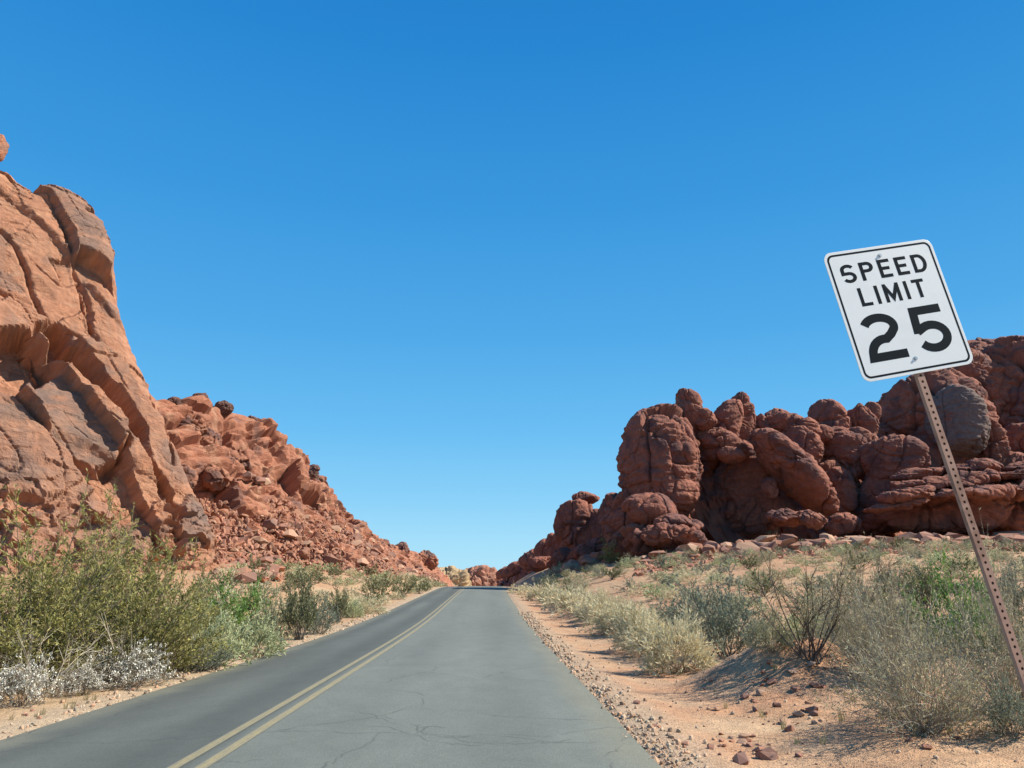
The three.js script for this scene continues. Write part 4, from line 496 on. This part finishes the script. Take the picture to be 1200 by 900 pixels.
{
  const r = rng(77), P = V3(0, 0, 0);
  for (let i = 0; i < 290; i++) { const D = 54 + 130 * Math.pow(r(), 1.25), w = .03 + .6 * Math.pow(r(), 1.2); hillPoint(D, w, P); P.x += .3; stone('talus_boulder', P, (.22 + .75 * Math.pow(r(), 3)) * (D > 100 ? 1.3 : 1), '~ angular boulder lying on the scree of the rocky hillside', 'boulder', 'scree boulders on the hillside', r, .2); }
  for (let i = 0; i < 26; i++) { const P2 = hit(252 + 70 * r(), 662 + 22 * r()); stone('talus_boulder', P2, .35 + .6 * r() * r(), '~ angular boulder at the foot of the tall cliff', 'boulder', 'boulders below the cliff', r); }
  for (let i = 0; i < 230; i++) { const px = 660 + 540 * r(), D = (px < 740 ? 84 : 65) - 7 * r() + (px > 1000 ? 2 : 0), x = (px - 574) / F * D; P.set(x, ground(x, -D), -D); stone('fallen_boulder', P, .22 + .95 * Math.pow(r(), 2.6), '~ broken boulder in the rubble at the foot of the domes', 'boulder', 'rubble below the domes', r); }
  for (const [px, py, s] of [[870, 634, .8], [895, 628, 1.0], [925, 630, .9], [950, 636, .7], [905, 645, .6], [885, 638, .7], [912, 636, .8], [938, 642, .6], [860, 640, .6], [845, 638, .7], [850, 645, .7], [835, 652, .8], [880, 648, .6], [970, 640, .9], [800, 655, .7], [815, 648, .9]]) { const D = 63, q = at(px, py, D); q.y = ground(q.x, q.z) + s * .3; stone('fallen_boulder', q, s, 'pale orange block heaped below the leaning pillar', 'boulder', 'pale blocks below the pillar', r); }
  { const q = hit(1182, 634); stone('dark_boulder', q, 1.5, 'dark varnished boulder by itself below the wide ledges', 'boulder', undefined, r); }
  for (let i = 0; i < 26; i++) { const a = r() * 6.28, q = Math.sqrt(r()); stone('roadside_stone', hit(874 + 34 * q * Math.cos(a), 878 + 17 * q * Math.sin(a)), .025 + .075 * Math.pow(r(), 2), '~ stone in the little pile on the sandy verge', 'stone', 'stones piled on the verge', r, .35); }
  for (let i = 0; i < 70; i++) stone('roadside_stone', hit(870 + 125 * r(), 778 + 80 * r()), .014 + .085 * Math.pow(r(), 3), '~ stone lying on the sand heap', 'stone', 'stones on the sand heap', r, .35);
  for (let i = 0; i < 60; i++) { const h = hit(700 + 480 * r(), 780 + 118 * r()); if (h.x > RR + .15) stone('roadside_stone', h, .018 + .045 * r() * r(), '~ loose stone lying on the sand', 'stone', 'loose stones on the sand', r); }
  for (let i = 0; i < 24; i++) { const h = hit(20 + 220 * r(), 800 + 45 * r()); if (h.x < RL - .15) stone('roadside_stone', h, .02 + .03 * r(), 'small stone on the sand beside the white shrubs', 'stone', 'stones by the white shrubs', r); }
}
{ // scree: broken stone too small to count, on the hillside and below the domes
  const r = rng(2024), n = 9000, m = new THREE.InstancedMesh(stoneGeo[0], stoneMat, n), m2 = new THREE.InstancedMesh(stoneGeo[3], stoneMat, n), M = new THREE.Matrix4(), q = new THREE.Quaternion(), P = V3(0, 0, 0), c = new THREE.Color();
  for (let i = 0; i < n; i++) for (const [o, side] of [[m, 0], [m2, 1]]) {
    let s; if (side === 0 || i < 3000) { const D = 51 + 150 * Math.pow(r(), 1.4), w = .01 + .5 * Math.pow(r(), 1.5); hillPoint(D, w, P); s = (.05 + .22 * Math.pow(r(), 3)) * (1 + D * .004); P.x += .35 * r(); P.y += .25 * r(); }
    else { const px = 640 + 580 * r(), D = (px < 740 ? 88 : 67) - 16 * Math.pow(r(), 1.5), x = (px - 574) / F * D; P.set(x, ground(x, -D), -D); s = .05 + .2 * Math.pow(r(), 2.5); }
    q.setFromEuler(new THREE.Euler(r() * 6, r() * 6, r() * 6)); M.compose(P, q, V3(s * (1 + .6 * r()), s, s * (1 + .4 * r()))); o.setMatrixAt(i, M); const k = .75 + .5 * r(); o.setColorAt(i, c.setRGB(k, k * (.95 + .1 * r()), k));
  }
  [[m, 'red scree covering the rocky hillside'], [m2, 'broken red stone scattered below the domes and along the hillside']].forEach(([o, label]) => { shade(o); o.name = numbered('scree'); o.userData = { kind: 'stuff', label, category: 'scree' }; scene.add(o); });
}
{ // gravel spilling off the tarmac edge, dry litter and grass
  const r = rng(11), n = 6500, g = new THREE.IcosahedronGeometry(1, 0), m = new THREE.InstancedMesh(g, new THREE.MeshStandardMaterial({ roughness: .95, flatShading: true }), n), M = new THREE.Matrix4(), q = new THREE.Quaternion(), c = new THREE.Color();
  for (let i = 0; i < n; i++) { const right = r() < .8, D = 5 + 34 * Math.pow(r(), 1.9), e = right ? -.05 + Math.abs(r() + r() + r() - 1.5) * .5 + .1 * r() : .02 + Math.abs(r() + r() - 1) * .7, spread = right && r() < .25, x = right ? RR + (spread ? r() * 4 : e) : RL - e, s = (.0035 + .026 * r() ** 4.5) * (1 + D * .03) * (spread ? .8 : 1), y = ground(x, -D); q.setFromEuler(new THREE.Euler(r() * 6, r() * 6, r() * 6)); M.compose(V3(x, y + s * .3, -D), q, V3(s * (1 + r() * .6), s * .8, s)); m.setMatrixAt(i, M); const k = .55 + .7 * r(), p = r(); c.setRGB(.42 * k, lerp(.25, .34, p) * k, lerp(.15, .24, p) * k); m.setColorAt(i, c); }
  shade(m); m.name = numbered('gravel'); m.userData = { kind: 'stuff', label: 'pale crushed gravel along the edge of the asphalt', category: 'gravel' }; scene.add(m);
  const pos = [], col = []; const add = (x, z, L, a, rise, w, k) => { const y = ground(x, z) + .006, dx = Math.cos(a) * L, dz = Math.sin(a) * L, nx = -Math.sin(a) * w, nz = Math.cos(a) * w, y2 = ground(x + dx, z + dz) + .008 + rise; pos.push(x - nx, y, z - nz, x + nx, y, z + nz, x + dx, y2, z + dz); for (let i = 0; i < 3; i++) col.push(...k); };
  for (let i = 0; i < 9000; i++) { const P = r() < .75 ? [3 + 6 * r() ** .7, -(6.5 + 9 * r())] : [RL - .5 - 2.2 * r(), -(8 + 14 * r())]; const k = .6 + .7 * r(), red = r(); if (fbm(P[0] * .8, P[1] * .8, 77, 3) + (r() - .5) * .25 < .03) continue; add(P[0], P[1], .05 + .2 * r() * r(), r() * 6.28, .02 * r(), .003 + .003 * r(), [lerp(.2, .42, red) * k, lerp(.14, .31, red) * k, lerp(.1, .18, red) * k]); }
  const lg = new THREE.BufferGeometry(); lg.setAttribute('position', new THREE.BufferAttribute(new Float32Array(pos), 3)); lg.setAttribute('color', new THREE.BufferAttribute(new Float32Array(col), 3)); lg.computeVertexNormals();
  const lm = mesh('twig_litter', lg, stemMat, scene); lm.userData = { kind: 'stuff', label: 'dry twigs and straw littering the sand under the bushes', category: 'litter' };
  const gp = [], gc = []; for (let i = 0; i < 520; i++) { const side = r() < .6, D = 8 + 34 * r() * r(), x = side ? 3.0 + r() * (3 + D * .25) : RL - .35 - r() * 3, z = -D; if (side && D < 14 && x < 4.2 && r() < .7) continue; const y0 = ground(x, z), H = .05 + .12 * r(); for (let k = 0; k < 14; k++) { const a = r() * 6.28, l = H * (.5 + r() * .6), t = .5 * r(), w = .003 * (1 + D * .04), bx = x + (r() - .5) * .06, bz = z + (r() - .5) * .06; gp.push(bx - w, y0 - .01, bz, bx + w, y0 - .01, bz + w, bx + Math.cos(a) * l * t, y0 + l, bz + Math.sin(a) * l * t); const q2 = .7 + .5 * r(); for (let u = 0; u < 3; u++) gc.push(.50 * q2, .41 * q2, .20 * q2); } }
  const gg = new THREE.BufferGeometry(); gg.setAttribute('position', new THREE.BufferAttribute(new Float32Array(gp), 3)); gg.setAttribute('color', new THREE.BufferAttribute(new Float32Array(gc), 3)); gg.computeVertexNormals();
  const gm = mesh('dry_grass', gg, leafMat, scene); gm.userData = { kind: 'stuff', label: 'short dry straw grass between the shrubs', category: 'grass' };
}

renderer.render(scene, camera);
